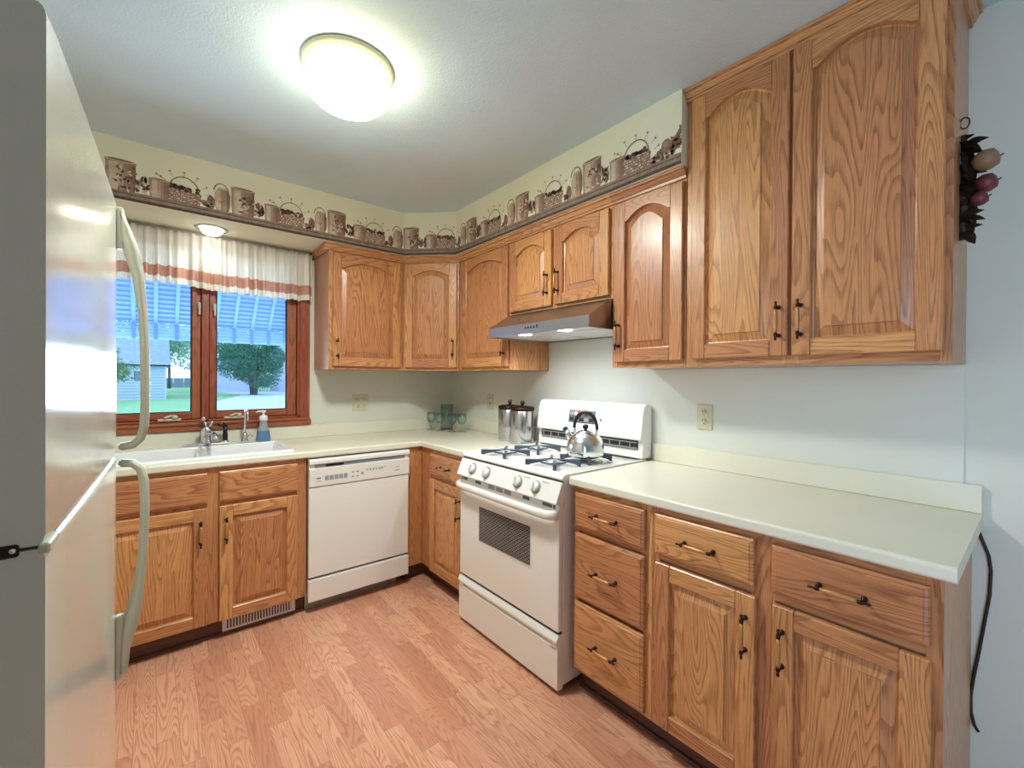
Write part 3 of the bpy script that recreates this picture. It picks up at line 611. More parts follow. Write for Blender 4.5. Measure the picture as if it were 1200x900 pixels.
m = MB(); m.box(.01, RW-.01, -.02, -.0005, .2505, .2615, 'dark_gap'); m.box(.006, .010, -.004, -.0003, .03, .8, 'dark_gap'); m.done('door_gap', rn)  # dark strips painting the shade in the gaps around the oven door
m = MB()    # backguard: lower vent channel and sloped panel
prof = [(.560, .926), (.640, .926), (.640, 1.192), (.600, 1.200), (.578, 1.190), (.566, 1.165), (.545, 1.030), (.548, 1.018), (.566, 1.016), (.566, .972), (.560, .965)]
m.poly([(0.0, y, z) for y, z in prof], (RW, 0, 0), 'enamel', .0015); bgd = m.done('backguard', rn)
m = MB(); m.box(.03, RW-.03, .556, .566, .975, 1.016, 'dark_gap'); 
for i in range(11): m.box(.05+i*.064, .056+i*.064, .550, .557, .978, 1.006, 'grey', .001)
m.box(.03, RW-.03, .551, .557, .974, .980, 'grey'); m.box(.03, RW-.03, .551, .557, 1.003, 1.008, 'grey'); m.done('vent_channel', bgd)
th = math.atan2(.021, .135)
mt = Matrix.Translation((.265, .5535, 1.075)) @ Matrix.Rotation(-th, 4, 'X')
m = MB(); m.box(0, .195, -.006, 0, 0, .072, 'ctrl', .002, mtx=mt)
for i in range(5):
    for j in range(2):
        if not (i in (1, 2) and j == 1): m.box(.010+i*.037, .040+i*.037, -.0075, -.006, .010+j*.033, .030+j*.033, 'ctrl_lt' if (i+j) % 2 else 'dark_gap', .001, mtx=mt)
m.box(.045, .066, -.008, -.006, .042, .064, 'white_plastic', .001, mtx=mt); m.box(.070, .110, -.0082, -.006, .040, .066, 'red', .001, mtx=mt); m.done('clock_panel', bgd)
mt2 = Matrix.Translation((.50, .556, 1.105)) @ Matrix.Rotation(-th, 4, 'X')
m = MB(); m.lathe([(.013, 0), (.012, .002), (0, .003)], 'white_plastic', (0, 0, 0), 16, mt2 @ Matrix.Rotation(pi/2, 4, 'X')); m.lathe([(.010, .0021), (.009, .0032), (0, .0033)], 'ctrl_lt', (0, 0, 0), 16, mt2 @ Matrix.Rotation(pi/2, 4, 'X')); m.done('badge', bgd)
# burners and grates (range-local x, y)
BUR = [(.216, .118), (.216, .350), (.574, .118), (.574, .350)]
for i, (bx, by) in enumerate(BUR):
    m = MB(); m.lathe([(.088, .0), (.086, .003), (.055, .0005), (.048, .002), (.030, .004)], 'enamel', (bx, by, .9158), 32); m.lathe([(.030, .002), (.032, .012), (.026, .015), (.036, .017), (.036, .022), (.026, .027), (0, .028)], 'burner', (bx, by, .9158), 28); m.done('burner', rn)
    m = MB(); z0 = .9158
    for k_ in range(4):
        a = pi/4+k_*pi/2; ca, sa = cos(a), sin(a)
        m.poly([(bx+ca*.130, by+sa*.130, z0), (bx+ca*.130, by+sa*.130, z0+.032), (bx+ca*.030, by+sa*.030, z0+.032), (bx+ca*.030, by+sa*.030, z0+.026), (bx+ca*.105, by+sa*.105, z0+.010), (bx+ca*.122, by+sa*.122, z0)], (-sa*.015, ca*.015, 0), 'grate', .002)
    m.tube([(bx+.062*cos(2*pi*q/24), by+.062*sin(2*pi*q/24), z0+.022) for q in range(24)], .0042, 'grate', 6, closed=True)
    m.done('grate', rn)
# ---------------------------------------------------------------- kettle
KX, KY = RX+.328, -1.190-.590
kt = thing('tea_kettle', 'polished steel whistling kettle on the right back burner', 'kettle', (KX, KY, .949), R(20))
m = MB(); m.lathe([(.088, 0), (.093, .006), (.093, .03), (.090, .055), (.080, .082), (.060, .102), (.040, .112), (.038, .114)], 'kettle', (0, 0, 0), 36); m.done('kettle_body', kt)
m = MB(); m.lathe([(.038, .1145), (.036, .119), (.015, .124), (.008, .126)], 'chrome', (0, 0, 0), 24); m.lathe([(.006, .126), (.014, .134), (.015, .142), (.010, .150), (0, .152)], 'black', (0, 0, 0), 16); m.done('lid', kt)
m = MB(); m.tube([(0, .070, .070), (0, .092, .098), (0, .104, .118)], [.020, .014, .012], 'chrome', 12); m.ball((0, .108, .122), .014, 'black'); m.done('spout', kt)
m = MB(); m.tube([(0, .056, .098), (0, .060, .135)], .007, 'chrome'); m.tube([(0, -.056, .098), (0, -.060, .135)], .007, 'chrome')
m.tube([(0, .060*cos(a), .130+.082*sin(a)) for a in [pi*i/14 for i in range(15)]], [.008]*3+[.010]*9+[.008]*3, 'black', 10, flat=1.0); m.done('handle', kt)
# ---------------------------------------------------------------- canisters
for (px, py), lb in (((-.125, -.935), 'tall stainless steel canister at the back, nearer the corner'), ((-.150, -1.092), 'tall stainless steel canister standing right beside the range')):
    cn = thing('canister', lb, 'canister', (px, py, .914), R(40), group='pair of steel canisters on the counter')
    m = MB(); m.lathe([(.074, 0), (.077, .004), (.077, .205), (.074, .209)], 'steel', (0, 0, 0), 40); m.lathe([(.0775, .006), (.0775, .012)], 'chrome', (0, 0, 0), 40, cap=False); m.done('canister_body', cn)
    m = MB(); m.lathe([(.075, .2095), (.079, .212), (.079, .226), (.072, .233), (.030, .238), (0, .239)], 'bronze', (0, 0, 0), 40); m.lathe([(.008, .238), (.009, .245), (.013, .25), (.013, .27), (0, .271)], 'black', (0, 0, 0), 16); m.done('lid', cn)
# ---------------------------------------------------------------- goblets and pitcher
GL = [((-.262, -.105), 'pale green stemmed goblet, leftmost of the four'), ((-.245, -.215), 'pale green stemmed goblet, second from the left'), ((-.202, -.322), 'pale green stemmed goblet in front of the glass pitcher'), ((-.145, -.372), 'pale green stemmed goblet, rightmost, by the pitcher handle')]
for (px, py), lb in GL:
    gb = thing('goblet', lb, 'goblet', (px, py, .914), group='green glass goblets in the counter corner')
    m = MB(); m.lathe([(.024, .062), (.034, .085), (.036, .105), (.033, .140), (.0315, .140), (.034, .105), (.032, .086), (.020, .066), (.0, .064)], 'green_glass', (0, 0, 0), 20, cap=False); m.done('bowl', gb)
    m = MB(); m.lathe([(.033, 0), (.033, .003), (.010, .008), (.0055, .02), (.006, .045), (.010, .056), (.022, .0615), (0, .0625)], 'green_glass', (0, 0, 0), 20); m.done('stem', gb)
pt = thing('glass_pitcher', 'tall pale green glass pitcher behind the goblets in the corner', 'pitcher', (-.155, -.165, .914), R(-45))
m = MB(); m.lathe([(.0, .004), (.045, .003), (.048, 0), (.050, .01), (.047, .10), (.050, .205), (.047, .205), (.044, .10), (.046, .012), (.0, .010)], 'green_glass', (0, 0, 0), 28, cap=False); m.done('pitcher_body', pt)
m = MB(); m.tube([(.047, 0, .175), (.075, 0, .178), (.088, 0, .150), (.085, 0, .10), (.068, 0, .055), (.047, 0, .045)], [.007, .008, .008, .007, .006, .006], 'green_glass', 10); m.done('handle', pt)

# ================================================================ RANGE HOOD
hd = thing('range_hood', 'stainless steel under-cabinet range hood with lit lenses', 'range hood', (0, -1.187, 1.560), EAST)
HW = .750
# local: x along, y = world x (so wall at y=0, front negative)
m = MB(); prof = [(-.005, .012), (-.490, .012), (-.490, .054), (-.340, .144), (-.005, .144)]
t_ = bmesh.new()
va = [t_.verts.new((0, y, z)) for y, z in prof]; vb = [t_.verts.new((HW, y, z)) for y, z in prof]
for i in range(1, 5): j = (i+1) % 5; t_.faces.new((va[i], va[j], vb[j], vb[i])) if i != 4 else t_.faces.new((va[4], va[0], vb[0], vb[4]))
t_.faces.new(va); t_.faces.new(vb[::-1]); bmesh.ops.recalc_face_normals(t_, faces=t_.faces); m.put(t_, 'steel_hood')
m.box(0, .004, -.49, -.005, .0, .012, 'steel_hood'); m.box(HW-.004, HW, -.49, -.005, 0, .012, 'steel_hood'); m.box(0, HW, -.490, -.486, 0, .012, 'steel_hood'); m.box(0, HW, -.012, -.005, 0, .012, 'steel_hood'); m.done('canopy', hd)
m = MB(); m.box(.004, HW-.004, -.486, -.012, .009, .012, 'alum'); m.box(.03, .365, -.35, -.03, .005, .009, 'alum', .002); m.box(.385, .72, -.35, -.03, .005, .009, 'alum', .002); m.done('grease_filters', hd)
for lx in (.235, .535): m = MB(); m.lathe([(.036, .0), (.036, .0035), (0, .0035)], 'lamp3', (lx, -.418, .004), 20); tag(m.done('lamp_lens', hd), 'glowing round lamp lens')
for i in range(5): m = MB(); m.box(.315+i*.022, .325+i*.022, -.4925, -.4902, .026, .036+(.006 if i == 4 else 0), 'black', .001); m.done('switch', hd)

# ================================================================ REFRIGERATOR
FA = R(90-2.08); FW = .716
fg = thing('refrigerator', 'white top-freezer refrigerator at the left with its doors facing the range', 'refrigerator', (-2.0875, -2.512, 0), FA)
m = MB(); m.box(.004, FW-.004, .062, .70, .03, 1.735, 'fridge_side', .006); m.box(.02, FW-.02, .05, .06, .03, 1.73, 'dark_gap'); m.box(.03, FW-.03, .04, .68, .0, .03, 'dark_gap'); m.done('fridge_body', fg)
def fdoor(name, z0, z1):
    t_ = bmesh.new(); n = 14; rows = []
    zz = [z0, z0+.004, z0+.012, z1-.012, z1-.004, z1]; off = [.006, .002, 0, 0, .002, .006]
    for z, o_ in zip(zz, off):
        row = []
        for i in range(n+1):
            u = i/n; x = (u if 0 < i < n else u)*FW; edge = max(0, 1-min(u, 1-u)*FW/.003)**2*.002
            row.append(t_.verts.new((x, -.0015*4*u*(1-u)+edge+o_, z)))
        rows.append(row)
    for a, b_ in zip(rows, rows[1:]):
        for i in range(n): t_.faces.new((a[i], a[i+1], b_[i+1], b_[i]))
    br = []
    for z in (z0, z1): br.append([t_.verts.new((0, .048, z)), t_.verts.new((FW, .048, z))])
    t_.faces.new([r_[0] for r_ in rows][::-1]+[]+[br[0][0], br[1][0]][::1]); t_.faces.new([r_[-1] for r_ in rows]+[br[1][1], br[0][1]])
    t_.faces.new(rows[0]+[br[0][1], br[0][0]]); t_.faces.new(rows[-1][::-1]+[br[1][0], br[1][1]]); t_.faces.new((br[0][0], br[0][1], br[1][1], br[1][0]))
    bmesh.ops.recalc_face_normals(t_, faces=t_.faces)
    for e in t_.edges:
        if len(e.link_faces) == 2 and e.calc_face_angle(0) > .4: e.smooth = False
    m = MB(); m.put(t_, 'fridge', smooth=True)
    o = m.done(name, fg)
    for p in o.data.polygons: p.use_smooth = abs(p.normal.y) > .3 and len(p.vertices) == 4
    return o
SEAM = 1.130
fz = fdoor('freezer_door', SEAM+.001, 1.742); fd = fdoor('fridge_door', .05, SEAM-.003)
def strap(m, pts, wd_, th, mat, x):
    """handle strap: section wd_ (along x) by th, path in y/z"""
    n = len(pts); t_ = bmesh.new(); rg_ = []
    for i, (y, z, tk) in enumerate(pts):
        a = Vector(pts[max(i-1, 0)][:2]); b_ = Vector(pts[min(i+1, n-1)][:2]); d_ = (b_-a).normalized(); nn = Vector((-d_.y, d_.x))
        rg_.append([t_.verts.new((x+sx*wd_/2, y+nn.x*sy*tk/2, z+nn.y*sy*tk/2)) for sx, sy in ((-1, -1), (1, -1), (1, 1), (-1, 1))])
    for a, b_ in zip(rg_, rg_[1:]):
        for k_ in range(4): t_.faces.new((a[k_], a[(k_+1) % 4], b_[(k_+1) % 4], b_[k_]))
    t_.faces.new(rg_[0][::-1]); t_.faces.new(rg_[-1]); bmesh.ops.recalc_face_normals(t_, faces=t_.faces)
    bmesh.ops.bevel(t_, geom=[e for e in t_.edges if len(e.link_faces) == 2 and e.calc_face_angle(0) > .7], offset=.004, segments=2, affect='EDGES')
    m.put(t_, mat, smooth=True)
hx = FW-.014
m = MB(); strap(m, [(-.006, 1.722, .012), (-.010, 1.70, .016), (-.016, 1.67, .026), (-.028, 1.625, .032), (-.039, 1.57, .024), (-.048, 1.48, .018), (-.052, 1.38, .018), (-.053, 1.26, .018), (-.051, 1.20, .018), (-.044, 1.170, .018), (-.030, 1.156, .018), (-.004, 1.152, .018)], .020, 0, 'handle_plastic', hx); m.box(hx-.010, hx+.010, -.012, .002, 1.63, 1.730, 'handle_plastic', .003); m.done('handle', fz)
m = MB(); strap(m, [(-.004, 1.114, .018), (-.030, 1.110, .018), (-.044, 1.096, .018), (-.051, 1.065, .018), (-.053, 1.0, .018), (-.050, .90, .018), (-.043, .82, .020), (-.034, .76, .030), (-.024, .71, .030), (-.015, .66, .022), (-.012, .60, .018)], .020, 0, 'handle_plastic', hx); m.box(hx-.010, hx+.010, -.014, .002, .590, .745, 'handle_plastic', .003); m.done('handle', fd)
m = MB(); m.box(-.0015, .05, -.002, .008, SEAM-.009, SEAM+.003, 'handle_plastic', .002); m.done('hinge_cover', fg)
m = MB(); m.box(-.004, .004, .022, .075, SEAM-.008, SEAM+.006, 'bronze', .002)
for yy in (.0265, .045): m.ball((-.004, yy, SEAM), .0032, 'chrome')
tag(m.done('hinge', fg), 'dark metal middle hinge with screws')

# ================================================================ LAMPS
cl = thing('ceiling_light', 'round white flush ceiling lamp, switched on', 'ceiling light', (CL[0], CL[1], ZC))
m = MB(); m.lathe([(.160, 0), (.163, -.004), (.163, -.012), (.156, -.017), (.150, -.024), (.146, -.028)], 'handle_plastic', (0, 0, 0), 48); m.done('trim_ring', cl)
m = MB(); m.lathe([(.143, -.026), (.146, -.045), (.146, -.085), (.138, -.110), (.118, -.130), (.080, -.143), (.0, -.148)], 'lamp', (0, 0, 0), 48); tag(m.done('glass_shade', cl), 'glowing white glass shade')
rl = thing('recessed_light', 'small recessed spotlight in the soffit above the sink, switched on', 'recessed light', (-1.73, -.151, ZS))
m = MB(); m.lathe([(.078, 0), (.080, -.004), (.070, -.006), (.062, -.002), (.062, 0)], 'steel', (0, 0, 0), 32, cap=False); m.done('trim_ring', rl)
m = MB(); m.lathe([(.058, -.002), (.056, -.012), (.045, -.028), (.025, -.038), (0, -.041)], 'lamp2', (0, 0, 0), 28); tag(m.done('bulb', rl), 'glowing bulb')

# ================================================================ VALANCE CURTAIN
vl = thing('window_valance', 'gathered white valance with a rose band hanging over the kitchen window', 'curtain', (-1.72, -.045, 2.15))
VX0, VX1 = -2.36, -1.150
def vfold(x, t_):   # t_ 0 top .. 1 bottom
    return -(.006+.010*t_)*(sin(x*104+2.2*sin(x*13))+.8*sin(x*197+2.8*sin(x*19)))-.008*t_
def vbottom(x): return 1.852+.010*sin((x+2.2)*5.5)+.003*sin(x*88+1.8*sin(x*13))-.012*math.exp(-((x+1.70)/.14)**2)
t_ = bmesh.new(); nx = 620; lev = [0, .03, .06, .10, .2, .35, .5, .62, .68, .76, .85, .88, .94, 1.0]; rows = []
for l_ in lev:
    row = []
    for i in range(nx+1):
        x = VX0+(VX1-VX0)*i/nx; zb = vbottom(x); z = 2.163-(2.163-zb)*l_
        dz = .004*sin(x*190) if l_ == 0 else 0
        row.append(t_.verts.new((x+1.72, vfold(x, l_), z+dz-2.15)))
    rows.append(row)
mats = []
for j, (a, b_) in enumerate(zip(rows, rows[1:])):
    for i in range(nx): f = t_.faces.new((a[i], a[i+1], b_[i+1], b_[i])); mats.append(lev[j] >= .68 and lev[j+1] <= .88)
m = MB(); m.mi('curtain'); m.mi('curtain_band'); m.put(t_, 'curtain', smooth=True)
o = m.done('fabric', vl)
for p, q in zip(o.data.polygons, mats): p.material_index = 1 if q else 0
m = MB(); m.tube([(VX0+1.72-.01, .022, -.012), (VX1+1.72+.006, .022, -.012)], .004, 'bronze'); m.box(VX1+1.72+.000, VX1+1.72+.006, .002, .045, -.018, -.006, 'bronze'); m.done('curtain_rod', vl)

# ================================================================ WALLPAPER BORDER (flat print on the soffit, s = distance along its face)
def tomap(s_, z):
    e = .0015
    if s_ <= 0: return (s_-CH, -SD-e, z)
    dl = (CH-SD)*math.sqrt(2)
    if s_ <= dl: q = s_/math.sqrt(2); return (-CH+q-e*.7, -SD-q-e*.7, z)
    return (-SD-e, -CH-(s_-dl), z)
DL = (CH-SD)*math.sqrt(2); S0 = WX0+CH+.001; S1 = DL+(-CH-SE)
bo = MB(); lay = bmesh.new(); flat = []     # list of (pts, mat, layer)
def fp(pts, mat, ly): flat.append((pts, mat, ly))
def disc(cx_, cz_, rx, rz, mat, ly, n=12, a0=0, a1=2*pi): fp([(cx_+rx*cos(a0+(a1-a0)*i/n), cz_+rz*sin(a0+(a1-a0)*i/n)) for i in range(n)], mat, ly)
def stroke(pts, w_, mat, ly):
    for (x_a, z_a), (x_b, z_b) in zip(pts, pts[1:]):
        d_ = Vector((x_b-x_a, z_b-z_a)); nn = Vector((-d_.y, d_.x)).normalized()*w_/2
        fp([(x_a-nn.x, z_a-nn.y), (x_b-nn.x, z_b-nn.y), (x_b+nn.x, z_b+nn.y), (x_a+nn.x, z_a+nn.y)], mat, ly)
def leaf(x, z, a, l_, w_, mat, ly): 
    c_, s_ = cos(a), sin(a); fp([(x+c_*u-s_*v_, z+s_*u+c_*v_) for u, v_ in ((0, 0), (l_*.35, w_), (l_*.7, w_*.7), (l_, 0), (l_*.7, -w_*.7), (l_*.35, -w_))], mat, ly)
Z0 = ZS+.001
fp([(S0, Z0), (S1, Z0), (S1, Z0+.014), (S0, Z0+.014)], 'ink_line', 1); fp([(S0, Z0+.014), (S1, Z0+.014), (S1, Z0+.030), (S0, Z0+.030)], 'ink_shelf', 1)
fp([(S0, Z0+.030), (S1, Z0+.030), (S1, Z0+.034), (S0, Z0+.034)], 'ink_line', 1); fp([(S0, Z0+.034), (S1, Z0+.034), (S1, Z0+.046), (S0, Z0+.046)], 'ink_shelf', 1)
B = Z0+.044
SH = ['ink_crock_d', 'ink_crock', 'ink_crock_l', 'ink_crock_l', 'ink_crock', 'ink_crock_2', 'ink_crock_3', 'ink_crock_d', 'ink_plum2']
def crock(xa, xb, h_, ly, handle_=None):
    w_ = xb-xa; cxx = (xa+xb)/2; n_ = len(SH)
    for i in range(n_):
        a, b_ = -cos(pi*i/n_), -cos(pi*(i+1)/n_)
        fp([(cxx+a*w_*.47, B), (cxx+b_*w_*.47, B), (cxx+b_*w_*.5, B+h_*.30), (cxx+b_*w_*.5, B+h_*.88), (cxx+a*w_*.5, B+h_*.88), (cxx+a*w_*.5, B+h_*.30)], SH[i], ly)
    fp([(xa-.003, B+h_*.86), (xb+.003, B+h_*.86), (xb+.003, B+h_*.93), (xa-.003, B+h_*.93)], 'ink_crock_2', ly+1)
    disc(cxx, B+h_*.93, w_*.5+.003, h_*.05, 'ink_crock_l', ly+2, 18); disc(cxx, B+h_*.935, w_*.44, h_*.033, 'ink_crock_d', ly+3, 18)
rr = random.Random(3)
def unit(b0, lo=-9, hi=9):
    n0 = len(flat)
    # pine cone, jug with loop handle
    disc(b0-.397, B+.034, .019, .038, 'ink_crock_d', 2); 
    for k_ in range(5): disc(b0-.395+rr.uniform(-.010, .010), B+.012+k_*.010, .005, .004, 'ink_plum', 3, 6)
    fp([(b0-.372, B), (b0-.318, B), (b0-.309, B+.03), (b0-.309, B+.090), (b0-.324, B+.118), (b0-.366, B+.118), (b0-.380, B+.090), (b0-.380, B+.03)], 'ink_crock', 3)
    fp([(b0-.368, B+.004), (b0-.352, B+.004), (b0-.352, B+.11), (b0-.366, B+.11), (b0-.376, B+.088), (b0-.376, B+.03)], 'ink_crock_l', 4)
    fp([(b0-.326, B), (b0-.318, B), (b0-.309, B+.03), (b0-.309, B+.09), (b0-.320, B+.115), (b0-.326, B+.115)], 'ink_crock_d', 4)
    fp([(b0-.364, B+.116), (b0-.326, B+.116), (b0-.324, B+.126), (b0-.366, B+.126)], 'ink_crock_l', 4)
    stroke([(b0-.380+.030+.034*cos(a), B+.102+.045*sin(a)) for a in [pi*.95*i/9+.1 for i in range(10)]][::-1], .005, 'ink_crock_d', 5)
    stroke([(b0-.360, B+.05), (b0-.345, B+.045), (b0-.335, B+.06)], .005, 'ink_crock_d', 5)
    crock(b0-.303, b0-.193, .155, 6)
    for k_ in range(30): leaf(b0-.230+rr.uniform(-.035, .03), B+.03+rr.uniform(-.02, .075), rr.uniform(0, 6.28), .022, .005, rr.choice(['ink_plum', 'ink_crock_d', 'ink_crock_l']), 12+k_ % 3)
    for k_ in range(26): leaf(b0-.165+rr.uniform(-.025, .02), B+.002+rr.uniform(0, .06), rr.uniform(.6, 2.4), .034, .006, rr.choice(['ink_plum', 'ink_crock_d', 'ink_plum', 'ink_crock_l']), 12+k_ % 3)
    crock(b0-.140, b0-.066, .100, 16)
    # basket: body, berries, handle, twigs
    fp([(b0-.066, B), (b0+.066, B), (b0+.074, B+.062), (b0-.074, B+.062)], 'ink_crock_d', 20)
    for r_i in range(5):
        for c_i in range(9):
            xx = b0-.063+c_i*.0145+(r_i % 2)*.006; fp([(xx, B+.004+r_i*.0115), (xx+.0105, B+.004+r_i*.0115), (xx+.0105, B+.0115+r_i*.0115), (xx, B+.0115+r_i*.0115)], 'ink_basket' if (c_i+r_i) % 3 else 'ink_crock_l', 21)
    for k_ in range(30): disc(b0+rr.uniform(-.060, .062), B+.064+rr.uniform(-.002, .014)+.010*(1-abs(k_-15)/15), .0085, .0075, rr.choice(['ink_plum', 'ink_plum', 'ink_crock_d', 'ink_line']), 22+k_ % 3, 7)
    stroke([(b0+.064*cos(a), B+.062+.072*sin(a)) for a in [pi*i/14 for i in range(15)]], .0045, 'ink_twig', 26)
    for tx, tz, ta in ((-.075, .10, 2.6), (-.05, .13, 2.0), (0, .134, 1.6), (.045, .125, 1.0), (.075, .095, .5), (-.09, .115, 2.9), (.088, .065, .2)):
        stroke([(b0+tx, B+tz-.004), (b0+tx+.022*cos(ta), B+tz+.022*sin(ta))], .0016, 'ink_twig', 26)
        for q in (-.5, .6): leaf(b0+tx+.020*cos(ta), B+tz+.020*sin(ta), ta+q, .010, .0025, 'ink_crock_d', 27)
    for k_ in range(16): disc(b0+.098+rr.uniform(-.022, .022), B+.010+rr.uniform(-.006, .022), .0085, .008, rr.choice(['ink_plum', 'ink_crock_d', 'ink_crock']), 22+k_ % 3, 8)
    if hi < 9 or lo > -9:
        pass
for k_ in range(-4, 5):
    unit(-.214+.512*k_)
# acorn and oak leaves at the end of the run
b0 = 1.99
def clip(pts, lo, hi):
    for sgn, lim in ((1, hi), (-1, lo)):
        out = []
        for i in range(len(pts)):
            a, b_ = pts[i-1], pts[i]; ia, ib = sgn*a[0] <= sgn*lim, sgn*b_[0] <= sgn*lim
            if ia != ib: q = (lim-a[0])/(b_[0]-a[0]); out.append((lim, a[1]+q*(b_[1]-a[1])))
            if ib: out.append(b_)
        pts = out
        if len(pts) < 3: return []
    return pts
def emit(pts, mat, ly):
    for lo, hi in ((S0, 0), (0, DL), (DL, S1)):
        p_ = clip(pts, lo, hi)
        if len(p_) < 3: continue
        off = ly*.00004
        vs = []
        for s_, z in p_:
            v_ = Vector(tomap(min(max(s_, lo+1e-6), hi-1e-6) if lo == 0 else (s_ if hi == 0 else s_+1e-7), z))
            nrm = Vector((0, -1, 0)) if hi == 0 else (Vector((-.7071, -.7071, 0)) if lo == 0 else Vector((-1, 0, 0)))
            vs.append(v_+nrm*off)
        t_ = bmesh.new()
        try:
            f = t_.faces.new([t_.verts.new(q) for q in vs]); t_.normal_update()
            if f.normal.dot(nrm) < 0: f.normal_flip()
            me = bpy.data.meshes.new('tmp'); idx = bo.mi(mat); f.material_index = idx; t_.loops.layers.uv.new('UVMap'); t_.to_mesh(me); bo.bm.from_mesh(me); bpy.data.meshes.remove(me)
        finally: t_.free()
kill = 1.846+.135
for pts, mat, ly in flat:
    cxm = sum(p[0] for p in pts)/len(pts)
    if ly > 1 and cxm > kill: continue
    emit(pts, mat, ly)
flat = []
for k_ in range(26): disc(b0-.015+rr.uniform(-.035, .04), B+.015+rr.uniform(-.01, .03), .010, .009, rr.choice(['ink_plum', 'ink_crock_d', 'ink_crock']), 4+k_ % 4, 8)
disc(b0-.010, B+.055, .022, .026, 'ink_crock_d', 9); disc(b0-.012, B+.060, .012, .012, 'ink_crock', 10)
for a, l_ in ((1.0, .105), (.75, .06), (.45, .07), (1.35, .05), (.1, .05)):
    leaf(b0+.012, B+.03, a, l_, .012, 'ink_crock_d', 11)
    for q in range(3): leaf(b0+.012+cos(a)*l_*(.3+.22*q), B+.03+sin(a)*l_*(.3+.22*q), a+(-1)**q*.8, .02, .005, 'ink_crock_d', 12)
for pts, mat, ly in flat: emit(pts, mat, ly)
bd = bo.done('wallpaper_border'); tag(bd, 'wallpaper border printed with stoneware crocks, jugs and baskets on a shelf, along the soffit', 'wallpaper border')

# ================================================================ OUTLETS
def outlet(name, lb, loc, rz, w_, n):
    o = thing(name, lb, 'outlet', loc, rz); m = MB(); m.box(-w_/2, w_/2, -.006, 0, -.058, .058, 'outlet', .002, seg=2); m.done('cover_plate', o)
    m = MB()
    for i in range(n):
        cx_ = (i-(n-1)/2)*.046
        for cz_ in (-.021, .021):
            m.lathe([(.0155, .0), (.0155, .0085), (0, .0085)], 'outlet_w', (0, 0, 0), 20, Matrix.Translation((cx_, 0, cz_)) @ Matrix.Rotation(pi/2, 4, 'X'))
            for sx in (-.006, .006): m.box(cx_+sx-.001, cx_+sx+.001, -.0092, -.0084, cz_-.001, cz_+.009, 'black')
            m.ball((cx_, -.0085, cz_-.008), .0026, 'black', seg=8)
    m.done('socket', o); return o
outlet('outlet', 'almond double outlet on the wall under the tall wall cabinet', (-.004, -2.226, 1.152), EAST, .074, 1)
outlet('outlet', 'pale double outlet on the wall behind the canisters', (-.004, -.552, 1.152), EAST, .072, 1)
outlet('outlet', 'wide two-gang outlet on the window wall under the first wall cabinet', (-.800, 0, 1.143), 0, .116, 2)

# ================================================================ POWER CORD + FRUIT SWAG
m = MB(); cp_ = [(-.012, -3.100, .875), (-.010, -3.112, .835), (-.008, -3.126, .79), (-.008, -3.131, .745), (-.008, -3.129, .67), (-.008, -3.121, .60), (-.009, -3.114, .54), (-.010, -3.106, .47), (-.012, -3.097, .40), (-.012, -3.091, .34), (-.012, -3.092, .29), (-.010, -3.100, .25), (-.008, -3.108, .235)]
m.tube(cp_, .0042, 'shade', 8); tag(m.done('power_cord'), 'thin black cord hanging on the wall beside the end of the base cabinet', 'cord')
sw_ = thing('fruit_swag', 'dried fruit and leaf swag hanging on the side of the tall wall cabinet', 'wall decoration', (-.20, -3.0745, 1.73))
rs = random.Random(11)
def bumpleaf(m, p, d_, l_, w_, mat):
    d_ = Vector(d_).normalized(); s_ = d_.cross(Vector((.3, .2, 1))).normalized(); u = s_.cross(d_)
    t_ = bmesh.new(); n = 6; A, B2, C2 = [], [], []
    for i in range(n+1):
        q = i/n; c_ = Vector(p)+d_*l_*q+u*(-.25*l_*q*q); ww = w_*sin(pi*min(1, q*.9+.08))
        A.append(t_.verts.new(c_-s_*ww+u*ww*.3)); B2.append(t_.verts.new(c_)); C2.append(t_.verts.new(c_+s_*ww+u*ww*.3))
    for i in range(n): t_.faces.new((A[i], A[i+1], B2[i+1], B2[i])); t_.faces.new((B2[i], B2[i+1], C2[i+1], C2[i]))
    r_ = bmesh.ops.solidify(t_, geom=t_.faces[:], thickness=.0012); m.put(t_, mat, smooth=True)
m = MB()
for k_ in range(64):
    z = rs.uniform(.02, .29); bumpleaf(m, (rs.uniform(-.02, .02), -.004, z), (rs.uniform(-.8, .8), -rs.uniform(.25, .8), rs.uniform(-.9, .6)), rs.uniform(.03, .05), rs.uniform(.012, .018), 'leaf_dry')
m.tube([(0, -.003, .0), (.004, -.008, .15), (0, -.004, .30)], [.006, .010, .006], 'leaf_dry'); m.done('leaves', sw_)
for (dx, dy, dz, rr_, mt_) in ((-.02, -.048, .205, .029, 'pear'), (.015, -.046, .152, .026, 'apple'), (-.01, -.036, .105, .020, 'apple')):
    m = MB(); m.lathe([(0, -rr_*.8), (rr_*.4, -rr_*.9), (rr_*.85, -rr_*.45), (rr_, .1*rr_), (rr_*.8, rr_*.75), (rr_*.35, rr_*.95), (.0, rr_*.75)], mt_, (0, 0, 0), 18, Matrix.Translation((dx, dy, dz)) @ Matrix.Rotation(R(75), 4, 'X')); m.tube([(dx, dy-rr_*.7, dz), (dx, dy-rr_*1.2, dz+.006)], .002, 'leaf_dry', 6); m.done('dried_fruit', sw_)
m = MB(); m.tube([(0, -.006+(-.010)*sin(a), .318+.016-.016*cos(a)) for a in [2*pi*i/12 for i in range(12)]], .0022, 'leaf_dry', 6, closed=True); m.done('hanging_loop', sw_)
m = MB(); bumpleaf(m, (0, -.012, .03), (0, -.25, -1), .045, .012, 'leaf_dry'); m.done('hanging_leaf', sw_)

